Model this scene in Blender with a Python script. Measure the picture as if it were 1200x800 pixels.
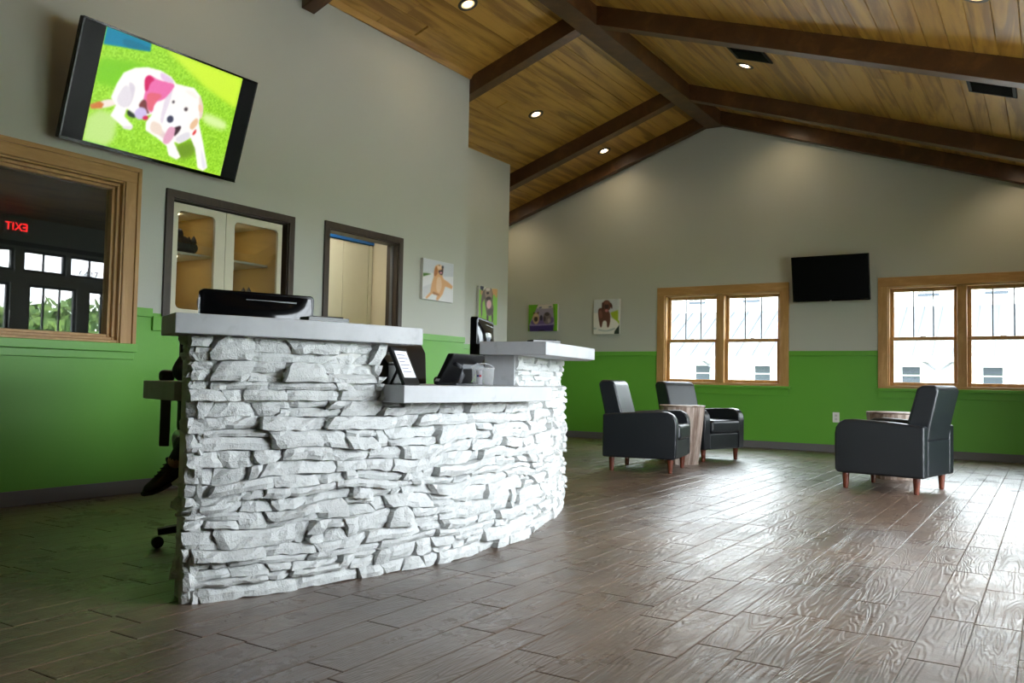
import bpy, bmesh, math, random
import numpy as np
from mathutils import Matrix, Vector
random.seed(7)
for _o in list(bpy.data.objects): bpy.data.objects.remove(_o)
scene = bpy.context.scene
C = scene.collection
PI = math.pi

# ------------------------------------------------------------------ camera
YAW, PITCH, ROLL = math.radians(-32.583), math.radians(2.6835), math.radians(1.0904)
fw = Vector((math.sin(YAW)*math.cos(PITCH), math.cos(YAW)*math.cos(PITCH), math.sin(PITCH)))
rt = Vector((math.cos(YAW), -math.sin(YAW), 0)); up = rt.cross(fw)
r2 = math.cos(ROLL)*rt + math.sin(ROLL)*up; u2 = -math.sin(ROLL)*rt + math.cos(ROLL)*up
cam = bpy.data.cameras.new('camera'); cam.sensor_width = 36.0; cam.lens = 990.05/1200*36
cam.clip_start = 0.05; cam.clip_end = 400
camo = bpy.data.objects.new('camera', cam); C.objects.link(camo)
camo.matrix_world = Matrix(((r2.x, u2.x, -fw.x, 0), (r2.y, u2.y, -fw.y, 0), (r2.z, u2.z, -fw.z, 0.8), (0, 0, 0, 1)))
scene.camera = camo

# ------------------------------------------------------------------ world, exposure
world = bpy.data.worlds.new('overcast_sky'); scene.world = world; world.use_nodes = True
bg = world.node_tree.nodes['Background']
bg.inputs[0].default_value = (0.86, 0.94, 1.0, 1); bg.inputs[1].default_value = 15.0
vs = scene.view_settings
vs.view_transform = 'Standard'; vs.look = 'None'; vs.exposure = 0.96; vs.gamma = 1.0; vs.use_curve_mapping = False
cy = scene.cycles
cy.use_denoising = True
cy.max_bounces = 10; cy.diffuse_bounces = 6; cy.glossy_bounces = 4; cy.transmission_bounces = 8; cy.transparent_max_bounces = 16
cy.sample_clamp_indirect = 6.0; cy.caustics_reflective = False; cy.caustics_refractive = False

# room numbers (metres): ridge along Y, left wall x=LX, far wall y=FY, right wall x=RX, back wall y=BY
LX, FY, RX, BY = -5.20, 10.96, 1.0, -3.0
L2, L3 = -6.13, -7.40
RIDGE, ZR, SL = -3.815, 4.50, 0.34
RAIL = 1.25
def zc(x): return ZR - SL*abs(x-RIDGE)
# (y0, y1, z0, z1) of openings
STORE = [(5.12, 5.79), (6.03, 6.70), (6.87, 7.52)]
TRANS = [(5.12, 5.83), (5.94, 6.53), (6.58, 7.20)]
SIDE = [(2.5, 4.7, 0.9, 2.25)]  # unseen window, sized for the light it throws on stone and left wall
def portal(loc, direction, sx, sy):
    l = bpy.data.lights.new('daylight_portal', 'AREA'); l.shape = 'RECTANGLE'; l.size = sx; l.size_y = sy
    l.cycles.is_portal = True
    o = bpy.data.objects.new('daylight_portal', l); C.objects.link(o); o.location = loc
    o.rotation_euler = Vector(direction).to_track_quat('-Z', 'Y').to_euler()
portal((RX+.16, 6.32, 1.25), (-1, 0, 0), 2.6, 2.5)
portal((RX+.16, 3.55, 1.5), (-1, 0, 0), 2.6, 1.6)
portal((-3.71, FY+.2, 1.45), (0, -1, 0), 1.7, 1.3)
portal((-.86, FY+.2, 1.45), (0, -1, 0), 1.7, 1.3)

# ------------------------------------------------------------------ materials
def srgb(r, g, b):
    f = lambda c: (c/255/12.92) if c/255 <= .04045 else ((c/255+.055)/1.055)**2.4
    return (f(r), f(g), f(b), 1)
MATS = {}
class NT:
    def __init__(s, name):
        s.m = bpy.data.materials.new(name); s.m.use_nodes = True; s.t = s.m.node_tree; s.n = s.t.nodes
        s.b = s.n['Principled BSDF']; s.out = s.n['Material Output']; MATS[name] = s.m
    def node(s, typ, **kw):
        n = s.n.new(typ)
        for k, v in kw.items():
            if hasattr(n, k): setattr(n, k, v)
        return n
    def link(s, a, b): s.t.links.new(a, b)
    def math(s, op, a, b=None):
        n = s.n.new('ShaderNodeMath'); n.operation = op
        for i, v in enumerate((a, b)):
            if v is None: continue
            if isinstance(v, (int, float)): n.inputs[i].default_value = v
            else: s.link(v, n.inputs[i])
        return n.outputs[0]
    def mix(s, fac, a, b):
        n = s.n.new('ShaderNodeMix'); n.data_type = 'RGBA'
        for i, v in ((0, fac), (6, a), (7, b)):
            if isinstance(v, (int, float)): n.inputs[i].default_value = v
            elif isinstance(v, tuple): n.inputs[i].default_value = v
            else: s.link(v, n.inputs[i])
        return n.outputs[2]
    def ramp(s, fac, stops):
        n = s.n.new('ShaderNodeValToRGB'); e = n.color_ramp.elements
        while len(e) < len(stops): e.new(.5)
        for k, (p, c) in zip(e, stops): k.position = p; k.color = c
        s.link(fac, n.inputs[0]); return n.outputs[0]
    def pos(s, scale=(1, 1, 1), obj=False, offset=None):
        if obj: src = s.n.new('ShaderNodeTexCoord').outputs['Object']
        else: src = s.n.new('ShaderNodeNewGeometry').outputs['Position']
        mp = s.n.new('ShaderNodeMapping'); mp.inputs['Scale'].default_value = scale; s.link(src, mp.inputs[0])
        v = mp.outputs[0]
        if offset is not None:
            a = s.n.new('ShaderNodeVectorMath'); a.operation = 'ADD'; s.link(v, a.inputs[0]); s.link(offset, a.inputs[1]); v = a.outputs[0]
        return v
    def noise(s, vec, scale, detail=4, rough=.55, dist=0):
        n = s.n.new('ShaderNodeTexNoise'); s.link(vec, n.inputs['Vector'])
        n.inputs['Scale'].default_value = scale; n.inputs['Detail'].default_value = detail
        n.inputs['Roughness'].default_value = rough; n.inputs['Distortion'].default_value = dist
        return n.outputs[0]
    def bump(s, h, strength=.3, dist=.01):
        n = s.n.new('ShaderNodeBump'); n.inputs['Strength'].default_value = strength; n.inputs['Distance'].default_value = dist
        s.link(h, n.inputs['Height']); s.link(n.outputs[0], s.b.inputs['Normal'])
    def col(s, c):
        if isinstance(c, tuple): s.b.inputs['Base Color'].default_value = c
        else: s.link(c, s.b.inputs['Base Color'])
    def rough(s, r):
        if isinstance(r, (int, float)): s.b.inputs['Roughness'].default_value = r
        else: s.link(r, s.b.inputs['Roughness'])
    def rand(s, k=37.0):
        a = s.n.new('ShaderNodeObjectInfo').outputs['Random']; b = s.n.new('ShaderNodeNewGeometry').outputs['Random Per Island']
        f = s.math('FRACT', s.math('ADD', s.math('MULTIPLY', a, 7.13), b))
        c = s.n.new('ShaderNodeCombineXYZ'); q = s.math('MULTIPLY', f, k)
        s.link(q, c.inputs[0]); s.link(s.math('MULTIPLY', q, 1.7), c.inputs[1]); s.link(q, c.inputs[2])
        return f, c.outputs[0]
def mat(name, c, rough=.5, metal=0.0, var=.12, scale=8, bump=0, emit=None, spec=None, coat=None, bscale=60):
    """plain surface with a little mottling and fine relief"""
    t = NT(name); v = t.pos(obj=True)
    d = tuple(x*(1-var) for x in c[:3])+(1,); l = tuple(min(1, x*(1+var)) for x in c[:3])+(1,)
    t.col(t.mix(t.noise(v, scale), d, l)); t.rough(rough); t.b.inputs['Metallic'].default_value = metal
    if bump: t.bump(t.noise(v, bscale, 3), bump, .004)
    if spec is not None: t.b.inputs['Specular IOR Level'].default_value = spec
    if coat is not None: t.b.inputs['Coat Weight'].default_value = coat; t.b.inputs['Coat Roughness'].default_value = .05
    if emit: t.b.inputs['Emission Color'].default_value = emit[0]; t.b.inputs['Emission Strength'].default_value = emit[1]
    return t.m
def wall_mat(name, two=True):
    t = NT(name); v = t.pos()
    g = t.mix(t.noise(v, 1.5), srgb(181, 184, 175), srgb(188, 190, 181))
    if two:
        sep = t.node('ShaderNodeSeparateXYZ'); t.link(t.n.new('ShaderNodeNewGeometry').outputs['Position'], sep.inputs[0])
        k = t.math('GREATER_THAN', RAIL-.03, sep.outputs[2])
        gr = t.mix(t.noise(v, 2.0), srgb(98, 166, 56), srgb(106, 174, 62))
        g = t.mix(k, g, gr)
    t.col(g); t.rough(.42); t.bump(t.noise(v, 90, 3), .12, .004); return t.m
wall_mat('wall_paint'); mat('green_paint', srgb(104, 172, 60), .35, var=.04)
mat('cream_wall', srgb(205, 196, 172), .6, var=.05); mat('shade_dark_wall', srgb(52, 52, 56), .7, var=.05); mat('blue_paint', srgb(20, 95, 165), .5, var=.05)
def floor_mat():
    t = NT('stamped_plank'); f, off = t.rand()
    v = t.pos((7.5, .85, 1), offset=off); n = t.noise(v, 1.0, 3, .5, .5)
    rings = t.math('SINE', t.math('MULTIPLY', n, 125.0))
    fine = t.noise(t.pos((60, 5, 1), offset=off), 1.0, 3)
    w = t.pos(); big = t.noise(w, .9, 5, .6); med = t.noise(w, 5.0, 5, .65)
    base = t.ramp(big, [(.32, srgb(60, 43, 31)), (.5, srgb(88, 67, 52)), (.68, srgb(114, 92, 75))])
    base = t.mix(t.math('MULTIPLY', f, .35), base, srgb(92, 76, 66))
    stain = t.ramp(med, [(.5, (0, 0, 0, 1)), (.72, (1, 1, 1, 1))])
    base = t.mix(t.math('MULTIPLY', stain, .6), base, srgb(60, 48, 42))
    t.col(base)
    t.rough(t.ramp(t.noise(w, 2.6, 5, .7), [(.3, (.34, .34, .34, 1)), (.7, (.52, .52, .52, 1))]))
    h = t.math('ADD', t.math('MULTIPLY', rings, .35), t.math('ADD', t.math('MULTIPLY', fine, .5), t.math('MULTIPLY', t.noise(w, 22, 5, .7), .8)))
    t.bump(h, .42, .005); t.b.inputs['Specular IOR Level'].default_value = .9; 
    t.link(t.ramp(t.noise(w, 3.4, 6, .75), [(.36, (.22, .22, .22, 1)), (.64, (.46, .46, .46, 1))]), t.b.inputs['Coat Roughness'])
    t.link(t.ramp(t.noise(w, 1.7, 6, .7), [(.35, (.4, .4, .4, 1)), (.65, (1, 1, 1, 1))]), t.b.inputs['Coat Weight'])
    cb = t.n.new('ShaderNodeBump'); cb.inputs['Strength'].default_value = .19; cb.inputs['Distance'].default_value = .005; t.link(h, cb.inputs['Height']); t.link(cb.outputs[0], t.b.inputs['Coat Normal'])
floor_mat(); mat('grout', srgb(62, 50, 43), .6)
def wood(name, dark, light, axis=(1, 12, 12), rough=.45, obj=True, ringk=30, bump=.15, spec=None):
    t = NT(name); f, off = t.rand()
    v = t.pos(axis, obj=obj, offset=off); n = t.noise(v, 1.0, 5, .6, .5)
    w = t.math('ADD', t.math('MULTIPLY', t.math('SINE', t.math('MULTIPLY', n, ringk)), .14), n)
    base = t.ramp(w, [(.25, dark), (.75, light)])
    t.col(t.mix(t.math('MULTIPLY', f, .3), base, dark)); t.rough(rough); t.bump(w, bump, .003)
    if spec is not None: t.b.inputs['Specular IOR Level'].default_value = spec
    return t.m
wood('ceiling_board', srgb(138, 96, 36), srgb(196, 150, 70), (9, .7, 9), .38, obj=False, ringk=14)
wood('beam', srgb(72, 46, 26), srgb(110, 74, 42), (5, 5, 5), .42, obj=False, ringk=10)
wood('casing', srgb(172, 130, 76), srgb(206, 164, 108), (14, 14, 2.5), .38, ringk=10)
wood('casing_flat', srgb(172, 130, 76), srgb(206, 164, 108), (2.5, 2.5, 14), .38, ringk=10)
wood('dark_casing', srgb(54, 44, 38), srgb(70, 58, 50), (10, 10, 2), .4)
wood('leg_wood', srgb(78, 34, 20), srgb(116, 56, 34), (12, 12, 2), .35)
wood('stave', srgb(128, 104, 90), srgb(206, 188, 176), (14, 14, 1.6), .6, ringk=12)
wood('stave_top', srgb(118, 96, 82), srgb(190, 172, 158), (3, 20, 20), .5, ringk=12)
def stone_mat():
    t = NT('white_stone'); v = t.pos(); f, off = t.rand()
    n = t.noise(v, 26, 6, .7); m = t.noise(v, 9, 4, .6)
    c = t.mix(m, srgb(200, 202, 201), srgb(222, 223, 222))
    pit = t.ramp(n, [(.63, (0, 0, 0, 1)), (.72, (1, 1, 1, 1))])
    c = t.mix(t.math('MULTIPLY', pit, .55), c, srgb(120, 120, 124))
    bare = t.ramp(t.noise(v, 5.5, 3), [(.68, (0, 0, 0, 1)), (.74, (1, 1, 1, 1))])
    c = t.mix(t.math('MULTIPLY', bare, .35), c, srgb(140, 138, 132))
    t.col(c); t.rough(.62); t.bump(t.math('ADD', t.noise(v, 45, 6, .7), t.math('MULTIPLY', t.noise(v, 150, 3), .4)), .75, .012)
stone_mat()
mat('mortar', srgb(214, 214, 210), .8, var=.12, scale=14, bump=.5, bscale=40)
def concrete():
    t = NT('concrete'); v = t.pos()
    c = t.mix(t.noise(v, 5, 6, .65), srgb(164, 165, 168), srgb(202, 203, 206))
    t.col(t.mix(t.ramp(t.noise(v, 14, 3), [(.6, (0, 0, 0, 1)), (.75, (.3, .3, .3, 1))]), c, srgb(125, 125, 126)))
    t.rough(.55); t.bump(t.noise(v, 30, 5), .12, .004)
concrete()
mat('leather', srgb(22, 25, 30), .36, var=.15, bump=.14, bscale=220, spec=.55)
mat('office_leather', srgb(28, 22, 20), .3, var=.2, bump=.1, bscale=180)
mat('black_plastic', srgb(20, 20, 22), .32, var=.1); mat('gloss_black', srgb(8, 8, 10), .1, var=.05, spec=.28)
mat('screen_black', srgb(9, 10, 13), .3, var=.02, spec=.12); mat('grey_plastic', srgb(96, 98, 102), .35)
mat('chrome', srgb(200, 200, 205), .15, 1.0); mat('white_plastic', srgb(232, 232, 228), .4, var=.03)
mat('paper', srgb(232, 232, 240), .7, var=.02); mat('ink', srgb(110, 110, 130), .7)
mat('base_vinyl', srgb(112, 110, 112), .6, var=.04, spec=.2); mat('vent_black', srgb(14, 16, 16), .6, spec=.2)
mat('lamp_trim', srgb(40, 34, 28), .4); mat('lamp_glow', (1, .9, .75, 1), .4, emit=((1, .82, .6, 1), 18)); mat('lamp_reflector', srgb(225, 200, 150), .25, emit=((1, .75, .42, 1), .45))
mat('cabinet_cream', srgb(206, 202, 180), .45, var=.03); mat('cabinet_inside', srgb(176, 146, 84), .55, var=.08)
mat('cat_fur', srgb(24, 23, 24), .75, bump=.4, bscale=120); mat('cat_fur_grey', srgb(58, 56, 56), .75, bump=.4, bscale=120)
mat('store_frame', srgb(38, 36, 36), .4); mat('sign_white', srgb(190, 188, 184), .5)
mat('sign_red', srgb(200, 20, 20), .4, emit=((1, .02, .02, 1), 9.0))
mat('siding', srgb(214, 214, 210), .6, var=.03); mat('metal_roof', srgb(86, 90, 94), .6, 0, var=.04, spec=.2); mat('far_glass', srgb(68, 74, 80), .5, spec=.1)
mat('grass', srgb(86, 118, 52), .9, var=.3, scale=2); mat('bark', srgb(74, 60, 48), .9); mat('pavement', srgb(176, 174, 168), .9)
mat('canvas_edge', srgb(206, 204, 200), .7)
mat('skin', srgb(190, 138, 110), .5); mat('shirt', srgb(30, 32, 38), .8); mat('trousers', srgb(34, 36, 44), .85); mat('hair', srgb(40, 28, 20), .6)
mat('shoe_mesh', srgb(46, 44, 38), .8, var=.4, scale=60); mat('shoe_sole', srgb(16, 16, 17), .6); mat('shoe_midsole', srgb(84, 80, 72), .6)
mat('red_plastic', srgb(210, 40, 50), .4); mat('blue_plastic', srgb(30, 50, 130), .4); mat('orange_plastic', srgb(230, 120, 40), .4); mat('tag_green', srgb(170, 190, 30), .5)
def leaf_mat():
    t = NT('leaf'); f, off = t.rand(); t.col(t.mix(f, srgb(58, 92, 30), srgb(128, 156, 66))); t.rough(.7)
leaf_mat()
def glass(name, refl=1.0, tint=(1, 1, 1, 1)):
    t = NT(name); t.n.remove(t.b)
    tr = t.node('ShaderNodeBsdfTransparent'); tr.inputs[0].default_value = tint
    gl = t.node('ShaderNodeBsdfGlossy'); gl.inputs['Roughness'].default_value = 0.0
    fr = t.node('ShaderNodeFresnel'); bf = t.n.new('ShaderNodeNewGeometry').outputs['Backfacing']; t.link(t.math('SUBTRACT', 1.5, t.math('MULTIPLY', bf, 1.5-1/1.5)), fr.inputs['IOR'])
    mx = t.node('ShaderNodeMixShader'); t.link(t.math('MULTIPLY', fr.outputs[0], refl), mx.inputs[0])
    t.link(tr.outputs[0], mx.inputs[1]); t.link(gl.outputs[0], mx.inputs[2]); t.link(mx.outputs[0], t.out.inputs[0])
glass('window_glass', 1.0); glass('tinted_glass', 1.0, (.72, .73, .73, 1)); glass('interior_glass', 1.5, (.8, .83, .84, 1)); glass('jar_plastic', 3.0, (.97, .98, .99, 1))
t = NT('jar_white_sheen'); t.b.inputs['Base Color'].default_value = (.8, .82, .84, 1); t.b.inputs['Alpha'].default_value = .28; t.b.inputs['Roughness'].default_value = .12  # whitish body stands in for highlights on the clear plastic
def print_mat(name, emit=0):
    t = NT(name); a = t.node('ShaderNodeVertexColor'); a.layer_name = 'Col'
    if emit:
        t.col((.01, .01, .01, 1)); t.b.inputs['Specular IOR Level'].default_value = .12; t.link(a.outputs[0], t.b.inputs['Emission Color']); t.b.inputs['Emission Strength'].default_value = emit; t.rough(.25)
    else: t.link(a.outputs[0], t.b.inputs['Base Color']); t.rough(.5)
print_mat('screen_picture', .56); print_mat('canvas_print')

# ------------------------------------------------------------------ mesh helpers
class MB:
    def __init__(s): s.v = []; s.f = []
    def add(s, vs_, fs_):
        k = len(s.v); s.v += [tuple(p) for p in vs_]; s.f += [tuple(i+k for i in f) for f in fs_]; return s
    def box(s, x0, x1, y0, y1, z0, z1):
        return s.add([(x0,y0,z0),(x1,y0,z0),(x1,y1,z0),(x0,y1,z0),(x0,y0,z1),(x1,y0,z1),(x1,y1,z1),(x0,y1,z1)],
                     [(0,3,2,1),(4,5,6,7),(0,1,5,4),(1,2,6,5),(2,3,7,6),(3,0,4,7)])
    def prism(s, poly, a, b, axis='z'):
        n = len(poly)
        def P(p, h): return (p[0], p[1], h) if axis == 'z' else ((p[0], h, p[1]) if axis == 'y' else (h, p[0], p[1]))
        vv = [P(p, a) for p in poly]+[P(p, b) for p in poly]
        ff = [tuple(range(n))[::-1], tuple(range(n, 2*n))]+[(i, (i+1) % n, n+(i+1) % n, n+i) for i in range(n)]
        return s.add(vv, ff)
    def lathe(s, prof, n=24, c=(0, 0, 0), cap=True):
        vv = []; ff = []
        for r, z in prof:
            for i in range(n):
                a = 2*PI*i/n; vv.append((c[0]+r*math.cos(a), c[1]+r*math.sin(a), c[2]+z))
        for k in range(len(prof)-1):
            for i in range(n):
                j = (i+1) % n; ff.append((k*n+i, k*n+j, (k+1)*n+j, (k+1)*n+i))
        if cap: ff.append(tuple(range(n))[::-1]); ff.append(tuple((len(prof)-1)*n+i for i in range(n)))
        return s.add(vv, ff)
    def tube(s, pts, r, n=8):
        pts = [Vector(p) for p in pts]; rr = r if isinstance(r, (list, tuple)) else [r]*len(pts)
        vv = []; ff = []; ref = None
        for k, p in enumerate(pts):
            d = (pts[min(k+1, len(pts)-1)]-pts[max(k-1, 0)]).normalized()
            if ref is None: ref = Vector((0, 0, 1)) if abs(d.z) < .9 else Vector((1, 0, 0))
            a = d.cross(ref).normalized(); b = d.cross(a).normalized()
            for i in range(n):
                t = 2*PI*i/n; vv.append(p+(a*math.cos(t)+b*math.sin(t))*rr[k])
        for k in range(len(pts)-1):
            for i in range(n):
                j = (i+1) % n; ff.append((k*n+i, k*n+j, (k+1)*n+j, (k+1)*n+i))
        ff.append(tuple(range(n))[::-1]); ff.append(tuple((len(pts)-1)*n+i for i in range(n)))
        return s.add(vv, ff)
    def plate(s, axis, const, thick, u0, u1, w0, w1, holes=()):
        """slab in the plane axis=const..const+thick, from u0..u1, w0..w1 with rectangular holes (u0,u1,w0,w1)"""
        us = sorted({u0, u1, *[h[0] for h in holes], *[h[1] for h in holes]}); ws = sorted({w0, w1, *[h[2] for h in holes], *[h[3] for h in holes]})
        for i in range(len(us)-1):
            for j in range(len(ws)-1):
                cu, cw = (us[i]+us[i+1])/2, (ws[j]+ws[j+1])/2
                if any(h[0] < cu < h[1] and h[2] < cw < h[3] for h in holes): continue
                a, b = sorted((const, const+thick))
                if axis == 'x': s.box(a, b, us[i], us[i+1], ws[j], ws[j+1])
                else: s.box(us[i], us[i+1], a, b, ws[j], ws[j+1])
        return s
    def mesh(s, name, smooth=False):
        me = bpy.data.meshes.new(name); me.from_pydata(s.v, [], s.f); me.update()
        bm = bmesh.new(); bm.from_mesh(me); bmesh.ops.recalc_face_normals(bm, faces=bm.faces); bm.to_mesh(me); bm.free()
        if smooth: me.polygons.foreach_set('use_smooth', [True]*len(me.polygons))
        return me
def obj(name, m, material, parent=None, loc=None, smooth=False, bevel=0, seg=3, sub=0):
    me = m.mesh(name, smooth or bevel > 0) if isinstance(m, MB) else m
    if material and not me.materials: me.materials.append(MATS[material])
    o = bpy.data.objects.new(name, me); C.objects.link(o)
    if parent: o.parent = parent
    if loc: o.location = loc
    if bevel:
        b = o.modifiers.new('edge', 'BEVEL'); b.width = bevel; b.segments = seg; b.limit_method = 'ANGLE'; b.angle_limit = math.radians(35); b.harden_normals = True
    if sub:
        q = o.modifiers.new('sub', 'SUBSURF'); q.levels = sub; q.render_levels = sub
    return o
def empty(name, loc=(0, 0, 0), rz=0):
    o = bpy.data.objects.new(name, None); C.objects.link(o); o.location = loc; o.rotation_euler = (0, 0, rz); return o
def tag(o, label, cat, group=None):
    o['label'] = label; o['category'] = cat
    if group: o['group'] = group
    return o
def struct(o, label=None):
    o['kind'] = 'structure'
    if label: o['label'] = label
    return o
def copy_tree(o, parent=None):
    c = o.copy(); C.objects.link(c); c.parent = parent
    for ch in list(o.children): copy_tree(ch, c)
    return c
def skin(name, joints, edges, root, material, parent=None, sub=2):
    names = list(joints); idx = {n: i for i, n in enumerate(names)}
    me = bpy.data.meshes.new(name); me.from_pydata([joints[n][0] for n in names], [(idx[a], idx[b]) for a, b in edges], [])
    o = bpy.data.objects.new(name, me); C.objects.link(o)
    sk = o.modifiers.new('skin', 'SKIN')
    for i, n in enumerate(names):
        r = joints[n][1]; me.skin_vertices[0].data[i].radius = r if isinstance(r, tuple) else (r, r)
        me.skin_vertices[0].data[i].use_root = (n == root)
    sb = o.modifiers.new('sub', 'SUBSURF'); sb.levels = sub; sb.render_levels = sub
    dg = bpy.context.evaluated_depsgraph_get(); me2 = bpy.data.meshes.new_from_object(o.evaluated_get(dg)); me2.name = name
    bpy.data.objects.remove(o); bpy.data.meshes.remove(me)
    me2.polygons.foreach_set('use_smooth', [True]*len(me2.polygons)); me2.materials.clear()
    return obj(name, me2, material, parent)

# ------------------------------------------------------------------ the room shell
def arc_pts(c, r, a0, a1, n): return [(c[0]+r*math.cos(a0+(a1-a0)*i/n), c[1]+r*math.sin(a0+(a1-a0)*i/n)) for i in range(n+1)]
HOLES_L = [(1.90, 3.31, 1.0, 2.085), (3.665, 4.745, 1.20, 2.045), (5.19, 6.11, 0.0, 2.08)]
struct(obj('wall_left', MB().plate('x', LX-.12, .12, BY, 7.20, 0, zc(LX), HOLES_L), 'wall_paint'))
m = MB(); m.prism([(LX-.12, 0), (L2, 0), (L2, zc(L2)), (LX-.12, zc(LX-.12))], 7.08, 7.20, 'y'); struct(obj('wall_left_return', m, 'wall_paint'))
struct(obj('wall_left_alcove', MB().plate('x', L2-.12, .12, 7.08, 9.46, 0, zc(L2)), 'wall_paint'))
m = MB(); m.prism([(L3, 0), (L2-.12, 0), (L2-.12, zc(L2-.12)), (L3, zc(L3))], 9.34, 9.46, 'y'); struct(obj('wall_alcove_return', m, 'wall_paint'))
struct(obj('wall_left_end', MB().plate('x', L3-.12, .12, 9.34, FY, 0, zc(L3)), 'wall_paint'))
WX = [(-4.505, -2.92), (-1.655, -0.07)]
m = MB(); m.plate('y', FY, .15, L3-.12, RX+.15, -.1, 2.4, [(a, b, .83, 2.02) for a, b in WX])
m.prism([(L3-.12, 2.4), (RX+.15, 2.4), (RX+.15, zc(RX+.15)), (RIDGE, ZR+.02), (L3-.12, zc(L3-.12))], FY, FY+.15, 'y'); struct(obj('wall_far', m, 'wall_paint'))
m = MB(); m.plate('x', RX, .15, BY-.15, FY, -.1, zc(RX), [(a, b, .12, 1.98) for a, b in STORE]+[(a, b, 2.14, 2.44) for a, b in TRANS]+[tuple(w) for w in SIDE]); struct(obj('wall_right', m, 'wall_paint'))
m = MB(); m.plate('y', BY-.15, .15, L3, RX, -.1, 2.4)
m.prism([(L3, 2.4), (RX, 2.4), (RX, zc(RX)), (RIDGE, ZR), (L3, zc(L3))], BY-.15, BY, 'y'); struct(obj('wall_back', m, 'wall_paint'))

# floor of stamped planks: the 300 largest in view are parts, the others one piece
floor = struct(obj('floor', MB().box(-8.1, RX, BY, FY, -.10, -.006), 'grout'), 'brown stamped concrete floor patterned as wood planks')
PW = .1405
def plank_mesh(L):
    w, h = PW/2-.0008, L/2-.0018; i = .003; m = MB()
    for (a, b, z) in ((w, h, -.012), (w, h, -.0013), (w-i, h-i, 0)): m.v += [(-a, -b, z), (a, -b, z), (a, b, z), (-a, b, z)]
    for k in (0, 4):
        for j in range(4): m.f.append((k+j, k+(j+1) % 4, k+4+(j+1) % 4, k+4+j))
    m.f.append((8, 9, 10, 11)); return m
PM = {}
planks = []
def view(p):
    q = Vector(p)-Vector((0, 0, .8)); d = q.dot(fw)
    return (600+990*q.dot(r2)/d, 400-990*q.dot(u2)/d, d) if d > .3 else None
col = -0.09-PW*60
while col < RX:
    y = BY - random.random()*.6
    while y < FY:
        L = random.choice([.45, .55, .6, .7, .8, .9]); y1 = min(y+L, FY)
        if y1-y > .05 and col+PW/2 > -8 and col+PW/2 < RX-.05 and y > BY-.3:
            c = (col+PW/2, (y+y1)/2, 0); v = view(c)
            seen = v and -80 < v[0] < 1280 and v[1] < 900 and (c[0] > -5.2 or c[1] > 7.2)
            planks.append((c, round(y1-y, 3), (y1-y)/(v[2]**3) if seen else 0))
        y = y1
    col += PW
planks.sort(key=lambda p: -p[2])
rest = MB()
for k, (c, L, a) in enumerate(planks):
    if k < 300:
        if L not in PM:
            PM[L] = plank_mesh(L).mesh('plank'); PM[L].materials.append(MATS['stamped_plank'])
        obj('plank', PM[L], None, floor, c)
    else:
        q = plank_mesh(L); rest.add([(x+c[0], yy+c[1], z) for x, yy, z in q.v], q.f)
o = obj('far_planks', rest, 'stamped_plank', floor); o['kind'] = 'stuff'

# ceiling: backing, boards, ridge beam and rafters
m = MB()
m.prism([(L3-.12, zc(L3-.12)+.03), (RIDGE, ZR+.03), (RX+.15, zc(RX+.15)+.03), (RX+.15, zc(RX+.15)+.2), (RIDGE, ZR+.25), (L3-.12, zc(L3-.12)+.2)], BY-.15, FY+.15, 'y')
ceil = struct(obj('ceiling', m, 'beam'), 'vaulted ceiling of stained wood boards with dark beams')
ANG = math.atan(SL); BW = .168; BM = {}
for side, xend in ((-1, L3), (1, RX)):
    n = int(abs(xend-RIDGE)/math.cos(ANG)/BW)+1
    for k in range(n):
        s = (k+.5)*BW*math.cos(ANG); x = RIDGE+side*s
        cuts = [BY, 1.0+random.random()*3, 5.4+random.random()*3, FY]
        for a, b in zip(cuts, cuts[1:]):
            L = round(b-a, 1)
            if L not in BM:
                w = BW/2-.0012; h = L/2-.001; q = MB()
                for (ww, z) in ((w, .02), (w, .005), (w-.004, 0)): q.v += [(-ww, -h, z), (ww, -h, z), (ww, h, z), (-ww, h, z)]
                for kk in (0, 4):
                    for j in range(4): q.f.append((kk+j, kk+(j+1) % 4, kk+4+(j+1) % 4, kk+4+j))
                q.f.append((8, 9, 10, 11)); BM[L] = q.mesh('board'); BM[L].materials.append(MATS['ceiling_board'])
            o = obj('board', BM[L], None, ceil, (x, (a+b)/2, zc(x)+.002)); o.rotation_euler = (0, side*ANG, 0)
obj('ridge_beam', MB().box(-3.93, -3.70, BY, FY, 4.275, ZR+.02), 'beam', ceil, bevel=.006, seg=1)
for y0, xl in ((0.0, LX), (2.4, LX), (4.805, LX), (7.20, L2), (9.70, L3), (10.85, L3)):
    w = .144 if y0 < 10 else .11
    for side, xa, xb in ((-1, -3.93, xl), (1, -3.70, RX)):
        m = MB(); m.prism([(xa, zc(xa)-.185), (xb, zc(xb)-.185), (xb, zc(xb)+.01), (xa, zc(xa)+.01)], y0, y0+w, 'y')
        obj('rafter', m, 'beam', ceil, bevel=.005, seg=1)

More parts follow.
